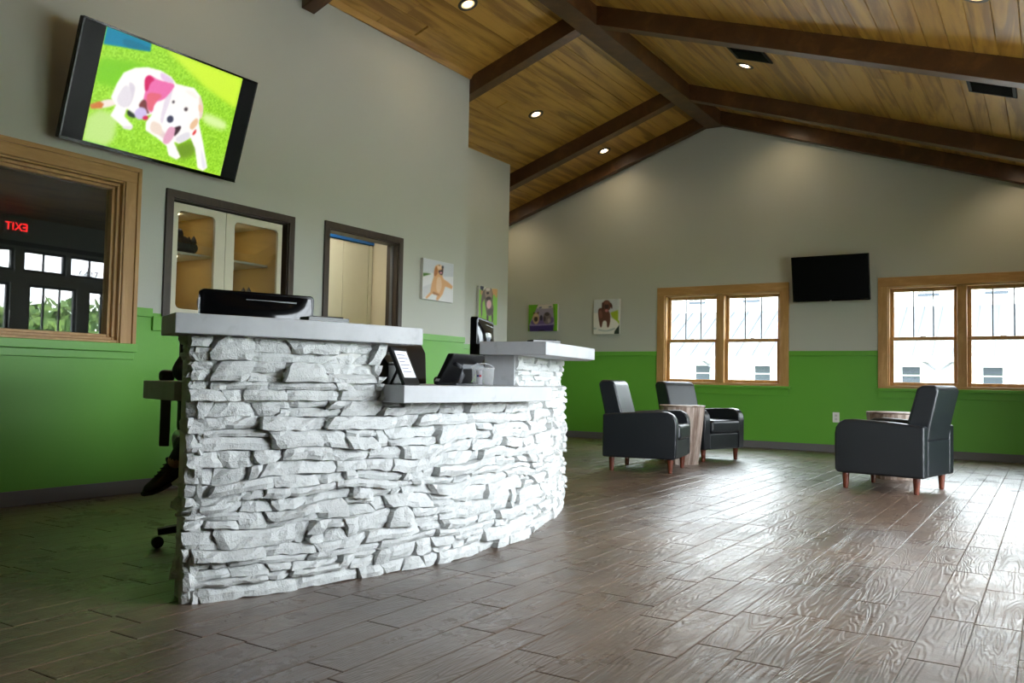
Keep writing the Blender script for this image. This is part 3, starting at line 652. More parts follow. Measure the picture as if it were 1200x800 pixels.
# ------------------------------------------------------------------ flat pictures
PICTURES = {
 'tv': [
  ([(-0.0,-0.0),(-0.004,0.206),(0.061,0.302),(0.19,0.306),(0.19,0.081),(0.151,-0.004)], (190,225,130)),
  ([(-0.005,0.724),(0.186,0.785),(0.405,0.814),(0.351,0.622),(0.143,0.526),(0.005,0.512)], (120,200,20)),
  ([(0.383,1.004),(1.0,1.0),(0.997,0.691),(0.726,0.794)], (205,240,60)),
  ([(0.754,0.567),(0.958,0.54),(0.955,0.444),(0.767,0.461)], (215,240,160)),
  ([(0.585,0.165),(0.747,0.285),(0.778,0.147),(0.653,0.044)], (110,150,30)),
  ([(0.006,1.002),(0.297,0.999),(0.299,0.926),(0.005,0.845)], (0,125,160)),
  ([(0.108,0.964),(0.301,0.962),(0.299,0.926),(0.129,0.878)], (0,110,140)),
  ([(0.232,0.359),(0.287,0.418),(0.305,0.312),(0.249,0.314)], (40,50,40)),
  ([(0.054,0.367),(0.118,0.421),(0.185,0.408),(0.115,0.339),(0.038,0.295)], (240,225,215)),
  ([(-0.001,0.317),(0.054,0.37),(0.084,0.359),(0.077,0.316),(0.016,0.286)], (205,120,60)),
  ([(0.118,0.429),(0.134,0.555),(0.163,0.671),(0.227,0.745),(0.308,0.789),(0.394,0.799),(0.474,0.776),(0.518,0.734),(0.57,0.737),(0.649,0.75),(0.71,0.695),(0.749,0.583),(0.741,0.45),(0.814,0.255),(0.882,0.053),(0.852,0.007),(0.807,0.025),(0.758,0.196),(0.706,0.287),(0.634,0.203),(0.593,0.205),(0.664,0.085),(0.639,0.048),(0.576,0.07),(0.547,0.151),(0.476,0.195),(0.382,0.238),(0.373,0.314),(0.402,0.397),(0.334,0.333),(0.289,0.349),(0.231,0.376),(0.226,0.305),(0.294,0.246),(0.286,0.207),(0.237,0.205),(0.139,0.276),(0.158,0.379)], (250,246,242)),
  ([(0.475,0.652),(0.506,0.697),(0.505,0.567),(0.49,0.435),(0.487,0.326),(0.461,0.369),(0.463,0.531)], (226,214,226)),
  ([(0.694,0.716),(0.75,0.621),(0.759,0.485),(0.734,0.503),(0.716,0.606)], (232,208,192)),
  ([(0.484,0.298),(0.559,0.219),(0.528,0.198),(0.458,0.242)], (228,208,204)),
  ([(0.204,0.622),(0.262,0.589),(0.254,0.438),(0.228,0.375),(0.231,0.506)], (216,208,218)),
  ([(0.575,0.698),(0.652,0.724),(0.702,0.655),(0.646,0.666)], (244,236,228)),
  ([(0.796,0.229),(0.834,0.149),(0.876,0.046),(0.844,0.019)], (228,224,232)),
  ([(0.194,0.601),(0.255,0.491),(0.231,0.376),(0.17,0.384),(0.151,0.444)], (225,218,225)),
  ([(0.408,0.346),(0.487,0.326),(0.499,0.223),(0.407,0.239)], (235,215,200)),
  ([(0.395,0.791),(0.475,0.767),(0.512,0.728),(0.442,0.716),(0.402,0.733)], (225,195,225)),
  ([(0.301,0.685),(0.327,0.729),(0.379,0.713),(0.442,0.716),(0.519,0.726),(0.491,0.632),(0.46,0.556),(0.402,0.504),(0.402,0.397),(0.36,0.432),(0.323,0.486),(0.324,0.591)], (232,110,170)),
  ([(0.331,0.577),(0.456,0.599),(0.402,0.504),(0.4,0.414),(0.36,0.432)], (225,100,120)),
  ([(0.302,0.677),(0.327,0.729),(0.373,0.705),(0.342,0.652),(0.341,0.582),(0.319,0.58)], (205,20,95)),
  ([(0.296,0.43),(0.321,0.503),(0.347,0.497),(0.36,0.432),(0.39,0.392),(0.353,0.385)], (120,60,60)),
  ([(0.367,0.39),(0.366,0.364),(0.357,0.339),(0.342,0.322),(0.324,0.314),(0.306,0.318),(0.293,0.333),(0.287,0.355),(0.288,0.38),(0.297,0.404),(0.312,0.422),(0.33,0.43),(0.347,0.426),(0.361,0.412)], (205,190,230)),
  ([(0.383,0.354),(0.382,0.344),(0.377,0.335),(0.37,0.328),(0.361,0.324),(0.353,0.325),(0.347,0.329),(0.344,0.337),(0.345,0.347),(0.35,0.356),(0.357,0.363),(0.366,0.367),(0.374,0.366),(0.38,0.362)], (210,30,90)),
  ([(0.648,0.448),(0.646,0.398),(0.628,0.351),(0.599,0.317),(0.564,0.302),(0.53,0.31),(0.504,0.339),(0.491,0.382),(0.493,0.431),(0.51,0.477),(0.539,0.511),(0.574,0.526),(0.608,0.519),(0.634,0.491)], (253,252,252)),
  ([(0.537,0.567),(0.537,0.561),(0.535,0.555),(0.531,0.551),(0.526,0.549),(0.523,0.55),(0.519,0.553),(0.518,0.559),(0.518,0.564),(0.52,0.571),(0.524,0.575),(0.528,0.576),(0.532,0.576),(0.536,0.572)], (70,60,70)),
  ([(0.641,0.54),(0.64,0.532),(0.637,0.523),(0.632,0.517),(0.625,0.515),(0.619,0.516),(0.615,0.521),(0.612,0.528),(0.613,0.536),(0.616,0.544),(0.621,0.55),(0.628,0.553),(0.634,0.552),(0.639,0.547)], (70,55,60)),
  ([(0.682,0.425),(0.721,0.497),(0.741,0.45),(0.71,0.363),(0.682,0.37)], (230,190,150)),
  ([(0.706,0.62),(0.741,0.617),(0.751,0.547),(0.721,0.553)], (235,200,170)),
  ([(0.711,0.335),(0.734,0.391),(0.737,0.346),(0.719,0.311)], (215,50,50)),
  ([(0.565,0.331),(0.622,0.379),(0.619,0.326),(0.59,0.255),(0.572,0.27)], (60,35,45)),
  ([(0.538,0.338),(0.587,0.34),(0.583,0.238),(0.552,0.162),(0.512,0.17),(0.519,0.258)], (225,165,190)),
  ([(0.556,0.41),(0.555,0.395),(0.55,0.381),(0.541,0.37),(0.53,0.365),(0.52,0.369),(0.512,0.377),(0.509,0.391),(0.509,0.406),(0.514,0.42),(0.523,0.432),(0.534,0.436),(0.544,0.433),(0.552,0.424)], (60,60,85)),
  ([(0.223,0.216),(0.294,0.246),(0.292,0.206),(0.238,0.196)], (225,220,225)),
  ([(0.589,0.24),(0.684,0.352),(0.706,0.287),(0.634,0.203)], (222,218,225)),
 ],
 'golden': [
  ([(-0.023,1.017),(1.016,1.029),(1.017,0.678),(0.678,0.628),(0.278,0.674),(0.007,0.541)], (200,204,212)),
  ([(0.014,0.291),(0.287,0.41),(0.262,0.191),(0.022,0.024)], (208,208,214)),
  ([(0.011,0.633),(0.279,0.642),(0.013,0.547)], (70,120,40)),
  ([(0.386,0.849),(0.483,0.904),(0.566,0.904),(0.662,0.84),(0.64,0.729),(0.628,0.62),(0.681,0.561),(0.819,0.513),(0.978,0.427),(0.947,0.354),(0.723,0.391),(0.647,0.189),(0.502,0.019),(0.434,0.024),(0.479,0.167),(0.296,0.155),(0.137,0.013),(0.096,0.048),(0.246,0.189),(0.287,0.41),(0.347,0.578),(0.358,0.739)], (222,168,120)),
  ([(0.446,0.593),(0.578,0.613),(0.622,0.376),(0.529,0.173),(0.425,0.268)], (232,196,160)),
  ([(0.311,0.225),(0.529,0.173),(0.564,0.137),(0.33,0.146)], (180,120,80)),
  ([(0.381,0.822),(0.442,0.863),(0.481,0.705),(0.406,0.592),(0.346,0.618)], (178,110,62)),
  ([(0.608,0.858),(0.601,0.833),(0.58,0.812),(0.548,0.796),(0.513,0.791),(0.481,0.796),(0.458,0.811),(0.449,0.833),(0.456,0.857),(0.477,0.878),(0.509,0.894),(0.544,0.899),(0.576,0.894),(0.599,0.879)], (235,200,165)),
  ([(0.479,0.758),(0.588,0.775),(0.641,0.863),(0.647,0.73),(0.617,0.651),(0.526,0.672)], (50,40,45)),
  ([(0.62,0.718),(0.616,0.706),(0.604,0.695),(0.585,0.687),(0.565,0.684),(0.546,0.686),(0.533,0.693),(0.528,0.704),(0.532,0.716),(0.544,0.728),(0.563,0.735),(0.583,0.739),(0.602,0.736),(0.615,0.729)], (225,150,165)),
  ([(0.661,0.863),(0.658,0.847),(0.65,0.832),(0.637,0.823),(0.622,0.821),(0.608,0.826),(0.599,0.837),(0.595,0.853),(0.597,0.869),(0.606,0.884),(0.619,0.893),(0.634,0.895),(0.647,0.89),(0.657,0.879)], (40,38,42)),
  ([(0.536,0.891),(0.535,0.887),(0.529,0.882),(0.521,0.879),(0.513,0.877),(0.505,0.878),(0.499,0.881),(0.497,0.885),(0.499,0.89),(0.504,0.894),(0.512,0.898),(0.521,0.899),(0.529,0.898),(0.534,0.896)], (60,40,35)),
 ],
 'gray': [
  ([(0.064,0.882),(0.313,0.893),(0.324,0.766),(0.078,0.751)], (190,150,110)),
  ([(-0.086,1.054),(1.024,1.032),(1.028,0.915),(-0.067,0.884)], (205,205,195)),
  ([(0.052,1.005),(0.255,1.001),(0.204,0.874),(0.063,0.898)], (50,60,80)),
  ([(0.683,0.981),(1.001,0.985),(0.981,0.85),(0.935,0.727),(0.826,0.83),(0.722,0.787)], (215,165,110)),
  ([(0.222,0.883),(0.426,0.986),(0.656,0.978),(0.747,0.82),(0.734,0.58),(0.793,0.473),(0.776,0.299),(0.594,0.235),(0.427,0.231),(0.35,0.457),(0.285,0.665),(0.191,0.557),(0.191,0.246),(0.14,0.144),(0.093,0.478),(0.142,0.743)], (118,104,98)),
  ([(0.403,0.241),(0.527,0.25),(0.532,0.036),(0.455,0.028)], (85,72,68)),
  ([(0.671,0.293),(0.78,0.314),(0.774,0.054),(0.723,0.054)], (85,72,68)),
  ([(0.309,0.941),(0.657,0.963),(0.713,0.755),(0.564,0.674),(0.391,0.68),(0.298,0.794)], (160,140,128)),
  ([(0.601,0.95),(0.59,0.93),(0.557,0.911),(0.507,0.897),(0.451,0.891),(0.399,0.893),(0.362,0.905),(0.347,0.923),(0.358,0.944),(0.393,0.963),(0.445,0.977),(0.501,0.983),(0.552,0.98),(0.588,0.968)], (215,205,200)),
  ([(0.535,0.846),(0.528,0.833),(0.508,0.821),(0.479,0.811),(0.446,0.807),(0.415,0.809),(0.393,0.816),(0.385,0.828),(0.391,0.841),(0.412,0.853),(0.442,0.862),(0.475,0.866),(0.505,0.864),(0.526,0.857)], (40,36,36)),
  ([(0.639,0.715),(0.627,0.692),(0.592,0.67),(0.539,0.653),(0.479,0.644),(0.423,0.646),(0.383,0.657),(0.367,0.677),(0.38,0.7),(0.417,0.723),(0.471,0.74),(0.532,0.748),(0.587,0.746),(0.624,0.734)], (60,45,45)),
  ([(0.67,0.564),(0.661,0.511),(0.627,0.464),(0.577,0.433),(0.518,0.423),(0.462,0.436),(0.421,0.471),(0.404,0.521),(0.413,0.576),(0.448,0.624),(0.501,0.655),(0.561,0.664),(0.615,0.649),(0.654,0.613)], (232,190,195)),
  ([(0.415,0.378),(0.767,0.469),(0.759,0.324),(0.483,0.242)], (95,84,82)),
 ],
 'bag': [
  ([(0.331,0.994),(0.833,1.003),(0.901,0.246),(0.842,-0.0),(0.055,0.0),(0.042,0.25),(0.191,0.641)], (150,140,165)),
  ([(0.347,0.994),(0.833,0.999),(0.841,0.862),(0.606,0.83),(0.285,0.853)], (205,195,190)),
  ([(0.365,0.905),(0.477,0.914),(0.446,0.85),(0.35,0.841)], (110,115,140)),
  ([(0.685,0.917),(0.796,0.923),(0.803,0.873),(0.695,0.868)], (110,115,140)),
  ([(0.161,0.499),(0.865,0.563),(0.876,0.246),(0.052,0.232)], (105,85,140)),
  ([(0.042,0.232),(0.876,0.253),(0.861,-0.0),(0.059,0.0)], (64,46,110)),
  ([(0.041,0.257),(0.876,0.281),(0.877,0.225),(0.042,0.2)], (140,125,175)),
  ([(0.331,-0.0),(0.378,0.043),(0.539,0.05),(0.604,-0.0)], (25,20,40)),
  ([(0.381,0.479),(0.371,0.383),(0.34,0.307),(0.294,0.265),(0.243,0.265),(0.195,0.308),(0.161,0.385),(0.148,0.481),(0.158,0.577),(0.19,0.653),(0.236,0.695),(0.287,0.694),(0.335,0.651),(0.368,0.574)], (190,160,125)),
  ([(0.159,0.634),(0.174,0.73),(0.249,0.676)], (90,65,50)),
  ([(0.288,0.675),(0.351,0.752),(0.366,0.632)], (90,65,50)),
  ([(0.33,0.454),(0.324,0.411),(0.307,0.377),(0.281,0.358),(0.253,0.358),(0.226,0.377),(0.208,0.412),(0.201,0.455),(0.206,0.499),(0.224,0.533),(0.249,0.552),(0.278,0.552),(0.304,0.532),(0.323,0.498)], (60,48,42)),
  ([(0.328,0.596),(0.322,0.572),(0.304,0.552),(0.278,0.542),(0.25,0.542),(0.223,0.553),(0.205,0.573),(0.198,0.598),(0.204,0.622),(0.222,0.642),(0.248,0.653),(0.277,0.652),(0.303,0.641),(0.321,0.621)], (205,180,145)),
  ([(0.797,0.475),(0.784,0.378),(0.744,0.299),(0.686,0.256),(0.621,0.256),(0.561,0.3),(0.519,0.379),(0.503,0.478),(0.516,0.576),(0.556,0.654),(0.614,0.697),(0.679,0.697),(0.739,0.652),(0.781,0.573)], (120,108,110)),
  ([(0.724,0.628),(0.717,0.597),(0.694,0.573),(0.661,0.559),(0.624,0.56),(0.591,0.574),(0.567,0.599),(0.558,0.629),(0.566,0.66),(0.589,0.684),(0.622,0.698),(0.659,0.697),(0.692,0.683),(0.716,0.658)], (70,60,62)),
  ([(0.766,0.388),(0.762,0.348),(0.748,0.316),(0.728,0.298),(0.705,0.299),(0.685,0.316),(0.67,0.348),(0.664,0.388),(0.669,0.428),(0.682,0.46),(0.703,0.477),(0.725,0.477),(0.746,0.459),(0.761,0.427)], (160,148,145)),
  ([(0.603,0.459),(0.6,0.413),(0.59,0.377),(0.574,0.356),(0.557,0.356),(0.542,0.377),(0.53,0.414),(0.526,0.46),(0.529,0.506),(0.539,0.543),(0.554,0.563),(0.571,0.563),(0.587,0.542),(0.598,0.505)], (75,65,68)),
  ([(0.49,0.496),(0.486,0.45),(0.474,0.413),(0.457,0.392),(0.437,0.392),(0.418,0.413),(0.405,0.45),(0.4,0.496),(0.404,0.543),(0.416,0.579),(0.433,0.6),(0.453,0.6),(0.472,0.579),(0.485,0.542)], (50,45,60)),
  ([(0.915,0.998),(1.003,1.003),(1.003,-0.0),(0.95,-0.0)], (120,200,40)),
 ],
 'brown': [
  ([(0.003,0.612),(0.344,0.618),(0.653,0.465),(0.998,0.378),(1.0,0.0),(-0.0,0.0)], (222,220,214)),
  ([(0.65,0.612),(0.997,0.689),(1.001,0.265),(0.853,0.381),(0.707,0.491)], (165,190,50)),
  ([(0.816,0.085),(1.0,0.276),(1.0,0.0),(0.803,0.004)], (40,52,45)),
  ([(0.964,0.271),(0.952,0.226),(0.913,0.185),(0.85,0.15),(0.768,0.123),(0.672,0.108),(0.569,0.104),(0.466,0.112),(0.369,0.132),(0.286,0.162),(0.222,0.199),(0.182,0.243),(0.168,0.288),(0.181,0.333),(0.22,0.374),(0.283,0.409),(0.365,0.435),(0.46,0.45),(0.563,0.454),(0.666,0.446),(0.762,0.426),(0.845,0.397),(0.909,0.359),(0.95,0.316)], (228,226,220)),
  ([(0.169,0.153),(0.496,0.1),(0.857,0.192),(0.823,0.126),(0.497,0.073),(0.206,0.112)], (165,178,180)),
  ([(-0.001,0.198),(0.169,0.159),(-0.001,0.152)], (150,170,172)),
  ([(0.163,0.728),(0.342,0.764),(0.631,0.652),(0.654,0.385),(0.596,0.193),(0.531,0.194),(0.51,0.388),(0.365,0.391),(0.325,0.199),(0.263,0.2),(0.203,0.421)], (96,56,46)),
  ([(0.2,0.661),(0.307,0.699),(0.364,0.471),(0.238,0.447)], (128,80,66)),
  ([(0.668,0.81),(0.653,0.741),(0.608,0.687),(0.542,0.658),(0.469,0.659),(0.402,0.692),(0.355,0.748),(0.338,0.817),(0.353,0.885),(0.398,0.939),(0.464,0.968),(0.537,0.966),(0.604,0.935),(0.65,0.879)], (104,62,48)),
  ([(0.322,0.922),(0.394,0.895),(0.397,0.683),(0.314,0.725)], (72,40,34)),
  ([(0.644,0.916),(0.729,0.809),(0.713,0.698),(0.647,0.784)], (72,40,34)),
  ([(0.589,0.785),(0.581,0.756),(0.558,0.732),(0.524,0.72),(0.485,0.72),(0.451,0.734),(0.426,0.759),(0.417,0.789),(0.425,0.818),(0.449,0.842),(0.483,0.854),(0.521,0.853),(0.556,0.839),(0.58,0.815)], (60,36,32)),
  ([(0.588,0.891),(0.579,0.868),(0.556,0.85),(0.522,0.841),(0.483,0.841),(0.449,0.852),(0.425,0.871),(0.416,0.894),(0.424,0.917),(0.447,0.935),(0.482,0.944),(0.52,0.943),(0.555,0.932),(0.579,0.914)], (125,80,64)),
  ([(0.566,0.669),(0.56,0.651),(0.543,0.637),(0.517,0.629),(0.488,0.63),(0.462,0.638),(0.444,0.653),(0.437,0.672),(0.443,0.69),(0.461,0.705),(0.487,0.712),(0.515,0.712),(0.541,0.703),(0.56,0.688)], (190,120,120)),
  ([(0.932,0.996),(1.0,1.0),(0.998,0.378),(0.947,0.379)], (215,222,222)),
 ],
}

def paint(key, W, H, base, grain=0.0, seed=1):
    rng = np.random.default_rng(seed); S = 2; w, h = W*S, H*S
    img = np.zeros((h, w, 3)); img[:] = base
    xs = (np.arange(w)+.5)/w; ys = (np.arange(h)+.5)/h; X, Y = np.meshgrid(xs, ys)
    if grain: img += (rng.random((h//4+1, w//4+1, 1)).repeat(4, 0).repeat(4, 1)[:h, :w]-.5)*grain
    for q_, (poly, c) in enumerate(PICTURES[key]):
        for _ in range(0 if sum(min(a[0], 1-a[0]) < .03 or min(a[1], 1-a[1]) < .03 for a in poly) >= 2 else 2): poly = [((1-t_)*a[0]+t_*b_[0], (1-t_)*a[1]+t_*b_[1]) for a, b_ in zip(poly, poly[1:]+poly[:1]) for t_ in (.22, .78)]
        inside = np.zeros((h, w), bool); n = len(poly)
        for i in range(n):
            (x1, y1), (x2, y2) = poly[i], poly[(i+1) % n]
            if y1 == y2: continue
            cond = ((y1 > Y) != (y2 > Y)) & (X < (x2-x1)*(Y-y1)/(y2-y1)+x1); inside ^= cond
        a = inside.astype(float)
        for _ in range(60 if key == 'tv' and q_ < 5 else 5): a = (a+np.roll(a, 1, 0)+np.roll(a, -1, 0)+np.roll(a, 1, 1)+np.roll(a, -1, 1))/5
        tex = (rng.random((h, w, 1))-.5)*10
        img = img*(1-a[..., None])+(np.array(c)+tex)*a[..., None]
    img = img.reshape(H, S, W, S, 3).mean((1, 3)); img = np.clip(img/255, 0, 1)
    return np.where(img <= .04045, img/12.92, ((img+.055)/1.055)**2.4)
def print_mesh(key, W, H, w, h, base, grain=0, material='canvas_print', y=-.0015):
    colr = paint(key, W, H, base, grain); vv = []; ff = []
    for j in range(H):
        for i in range(W): vv.append(((i/(W-1)-.5)*w, y, (j/(H-1)-.5)*h))
    for j in range(H-1):
        for i in range(W-1): k = j*W+i; ff.append((k, k+1, k+W+1, k+W))
    me = bpy.data.meshes.new('print'); me.from_pydata(vv, [], ff)
    at = me.color_attributes.new('Col', 'FLOAT_COLOR', 'POINT')
    at.data.foreach_set('color', np.concatenate([colr.reshape(-1, 3), np.ones((W*H, 1))], 1).ravel()); me.materials.append(MATS[material]); return me
def canvas(key, loc, rz, w, h, base, label, grain=0):
    o = tag(empty('canvas_picture', loc, rz), label, 'picture', 'dog canvas pictures on the walls')
    obj('canvas_body', MB().box(-w/2, w/2, 0, .032, -h/2, h/2), 'canvas_edge', o, bevel=.002, seg=1)
    obj('print', print_mesh(key, 72, 72, w*.994, h*.994, base, grain), None, o)
canvas('golden', (LX+.036, 6.69, 1.787), PI/2, .50, .402, (226, 226, 230), 'canvas of a laughing golden retriever lying down, right of the doorway')
canvas('gray', (L2+.036, 8.95, 1.76), PI/2, .42, .48, (142, 205, 84), 'canvas of a shaggy grey dog standing on green grass')
canvas('bag', (-6.44, FY-.036, 1.76), 0, .505, .405, (98, 160, 34), 'canvas of two small dogs sitting in a purple stroller', 16)
canvas('brown', (-5.38, FY-.036, 1.75), 0, .412, .505, (196, 202, 206), 'canvas of a brown dog standing on a pale round table')

# ------------------------------------------------------------------ televisions
def television(w, h, loc, rot, label, picture):
    o = tag(empty('television', loc), label, 'television'); o.rotation_euler = rot
    obj('housing', MB().box(-w/2, w/2, 0, .045, 0, h), 'gloss_black', o, bevel=.008)
    obj('back_cover', MB().box(-w*.32, w*.32, .04, .085, h*.12, h*.8), 'black_plastic', o, bevel=.015)
    b_ = .013
    fr = MB(); fr.plate('y', -.004, .008, -w/2, w/2, 0, h, [(-w/2+b_, w/2-b_, b_*1.5, h-b_)]); obj('bezel', fr, 'gloss_black', o, bevel=.002, seg=1)
    s_ = obj('screen', MB().box(-w/2+b_, w/2-b_, -.001, .002, b_*1.5, h-b_), 'screen_black', o)
    obj('trim_strip', MB().box(-w/2, w/2, -.006, 0, 0, .008), 'gloss_black', o)
    if picture:
        me = print_mesh('tv', 190, 124, w*picture[1], h-.036, (150, 212, 45), 34, 'screen_picture', -.003)
        q = obj('picture', me, None, s_); q.location = (w*picture[0], 0, h/2+.004)
    else: obj('power_light', MB().box(-.012, .012, -.007, -.004, .002, .008), 'white_plastic', o)
    m = MB().tube([(0, .06, h*.45), (0, .16, h*.42)], .035, 8); obj('wall_bracket', m, 'black_plastic', o)
    return o
television(1.318, .745, (-5.08, 3.438, 2.226), (math.radians(17.2), 0, PI/2), 'large lit television on the left wall showing a white dog on grass', (.004, .785))
television(.908, .56, (-2.275, 10.81, 1.856), (math.radians(11.5), 0, 0), 'black switched-off television between the two far windows', None)

# ------------------------------------------------------------------ ceiling lights and vents
def downlight(x, y, label, energy=10):
    side = -1 if x < RIDGE else 1
    o = tag(empty('recessed_light', (x, y, zc(x)+.002)), label, 'light', 'recessed ceiling lights'); o.rotation_euler = (0, side*ANG, 0)
    obj('trim_ring', MB().lathe([(.062, .02), (.062, -.002), (.066, -.008), (.092, -.005), (.095, 0)], 28, cap=False), 'lamp_trim', o)
    obj('reflector', MB().lathe([(.063, -.003), (.040, .0005)], 28, cap=False), 'lamp_reflector', o)
    obj('lamp', MB().lathe([(.041, .0), (.03, -.003), (.0, -.004)], 24, cap=False), 'lamp_glow', o)
    l = bpy.data.lights.new('recessed_lamp', 'SPOT'); l.energy = energy; l.color = (1, .76, .46); l.spot_size = math.radians(158); l.spot_blend = .9; l.shadow_soft_size = .045
    q = bpy.data.objects.new('recessed_lamp', l); C.objects.link(q); q.parent = o; q.location = (0, 0, -.015); q.rotation_euler = (0, -side*ANG, 0)
for x, y, lb in ((-4.51, 6.19, 'recessed ceiling light highest up, above the left wall'), (-5.222, 8.61, 'recessed ceiling light in the middle left ceiling bay'), (-5.223, 10.46, 'recessed ceiling light beside the far left rake beam'),
                 (-2.648, 8.52, 'recessed ceiling light beside the square black vent'), (-2.79, 10.42, 'recessed ceiling light hidden behind the right rafter'), (-.28, 10.42, 'recessed ceiling light above the right far window'), (-6.95, 10.42, 'recessed ceiling light in the far left corner'),
                 (-2.65, 6.1, 'recessed ceiling light above the open floor'), (-.4, 6.1, 'recessed ceiling light near the entry'), (-4.51, 3.6, 'recessed ceiling light above the desk')):
    downlight(x, y, lb)
def vent(x, y, label):
    o = tag(empty('ceiling_vent', (x, y, zc(x))), label, 'vent', 'ceiling air vents'); o.rotation_euler = (0, ANG, 0)
    fr = MB()
    for k, (a, b_) in enumerate(((.185, .215), (.155, .185))): pass
    q = MB(); q.box(-.18, .18, -.21, .21, -.002, .004); obj('backing', q, 'vent_black', o)
    for x0, x1, y0, y1 in ((-.19, .19, -.22, -.19), (-.19, .19, .19, .22), (-.19, -.16, -.19, .19), (.16, .19, -.19, .19)): obj('frame_bar', MB().box(x0, x1, y0, y1, -.014, 0), 'vent_black', o, bevel=.003, seg=1)
    for k in range(9):
        yy = -.16+.04*k; s_ = obj('slat', MB().box(-.16, .16, -.014, .014, -.002, .002), 'vent_black', o, (0, yy, -.006)); s_.rotation_euler = (.6 if k < 4 else -.6, 0, 0)
vent(-2.46, 8.03, 'black ceiling vent next to a recessed light'); vent(-.40, 7.99, 'black ceiling vent at the far right')
o = tag(empty('wall_outlet', (-2.243, FY, .43)), 'white wall outlet plate under the black television', 'outlet')
obj('plate', MB().box(-.04, .04, -.006, 0, -.062, .062), 'white_plastic', o, bevel=.003)
for z in (-.022, .022): obj('socket', MB().box(-.015, .015, -.0075, -.004, z-.013, z+.013), 'canvas_edge', o, bevel=.003)

# ------------------------------------------------------------------ entry sign and street number
o = tag(empty('exit_sign', (RX-.005, 5.80, 2.71)), 'red exit sign mirrored in the interior window', 'sign')
obj('housing', MB().box(-.05, 0, -.15, .15, -.10, .10), 'sign_white', o, bevel=.006)
def text(name, body, size, material, parent, loc, rot, ext=.001):
    cu = bpy.data.curves.new(name, 'FONT'); cu.body = body; cu.size = size; cu.align_x = 'CENTER'; cu.align_y = 'CENTER'; cu.extrude = ext
    q = bpy.data.objects.new(name, cu); C.objects.link(q); me = bpy.data.meshes.new_from_object(q.evaluated_get(bpy.context.evaluated_depsgraph_get())); bpy.data.objects.remove(q); bpy.data.curves.remove(cu)
    me.materials.clear(); q = obj(name, me, material, parent, loc); q.rotation_euler = rot; return q
text('lettering', 'EXIT', .145, 'sign_red', o, (-.052, 0, -.002), (PI/2, 0, -PI/2))
o = tag(empty('street_number', (RX+.075, 6.89, 2.20)), 'black street number stuck on the entry transom glass', 'number')
text('digits', '6427', .15, 'black_plastic', o, (0, 0, 0), (PI/2, 0, PI/2))

# ------------------------------------------------------------------ things on the desk
def monitor():
    r = empty('monitor'); w, h = .49, .30
    def rr(w_, h_, rad, n=5):
        p = []
        for cx, cz, a0 in ((w_/2-rad, h_-rad, 0), (-w_/2+rad, h_-rad, PI/2), (-w_/2+rad, rad, PI), (w_/2-rad, rad, 1.5*PI)): p += [(cx+rad*math.cos(a0+PI/2*i/n), cz+rad*math.sin(a0+PI/2*i/n)) for i in range(n+1)]
        return p
    obj('housing', MB().prism(rr(w, h, .018), -.022, .02, 'y'), 'gloss_black', r, bevel=.006)
    bk = MB(); nx, nz = 24, 16
    for j in range(nz+1):
        for i in range(nx+1):
            u, v_ = i/nx*2-1, j/nz*2-1; bk.v.append((u*(w/2-.01), -.0215-.03*(1-abs(u)**2.6)*(1-abs(v_)**2.6), .01+(h-.02)*(v_+1)/2))
    for j in range(nz):
        for i in range(nx): k = j*(nx+1)+i; bk.f.append((k, k+1, k+nx+2, k+nx+1))
    obj('back_shell', bk, 'gloss_black', r, smooth=True)
    obj('screen', MB().box(-w/2+.018, w/2-.018, .0195, .0225, .018, h-.018), 'screen_black', r)
    obj('vent_strip', MB().box(-.06, .16, -.034, -.026, h-.04, h-.034), 'grey_plastic', r)
    obj('badge', MB().tube([(.02+.022*math.cos(t_), -.0515, .165+.022*math.sin(t_)) for t_ in np.linspace(0, 2*PI, 17)], .0025, 6), 'chrome', r)
    obj('neck', MB().box(-.03, .03, -.045, -.018, -.06, .14), 'black_plastic', r, bevel=.006); obj('foot', MB().box(-.12, .12, -.10, .09, -.085, -.072), 'gloss_black', r, bevel=.006)
    return r
mo = monitor(); mo2 = copy_tree(mo)
for o, p, a, lb in ((mo, (-2.884, 2.471, .86), 66.9, 'black monitor seen from behind above the raised stone counter'), (mo2, (-2.83, 4.10, .86), 113, 'black monitor seen edge-on behind the low counter')):
    o.location = p; o.rotation_euler = (0, 0, math.radians(a)); tag(o, lb, 'monitor', 'monitors on the reception desk')
for o in (mo, mo2):
    for c_ in o.children:
        if c_.name.startswith('neck') or c_.name.startswith('foot'): c_.parent = o
# slanted touch terminal
T = tag(empty('sales_terminal', (-2.34, 3.25, ZW)), 'black slanted touch-screen sales terminal on the low counter', 'terminal')
obj('body', MB().prism([(-.085, .004), (-.06, .0), (.025, .132), (.03, .148), (-.004, .148)], -.13, .13, 'y'), 'black_plastic', T, bevel=.006)
obj('screen', MB().add([(-.0865, -.118, .012), (-.0865, .118, .012), (-.012, .118, .14), (-.012, -.118, .14)], [(0, 1, 2, 3)]), 'screen_black', T)
for y in (-.085, .085): obj('stand_arm', MB().tube([(.008, y, .10), (.045, y, .085), (.052, y, .05), (.035, y, .018), (-.01, y, .008)], .011, 8), 'grey_plastic', T, smooth=True)
obj('stand_base', MB().box(-.06, .035, -.11, .11, .0, .010), 'grey_plastic', T, bevel=.004); obj('cross_bar', MB().box(.036, .052, -.085, .085, .075, .10), 'grey_plastic', T, bevel=.005)
obj('sticker', MB().add([(-.075, -.1312, .018), (-.05, -.1312, .018), (-.043, -.1312, .03), (-.068, -.1312, .03)], [(0, 1, 2, 3)]), 'paper', T)
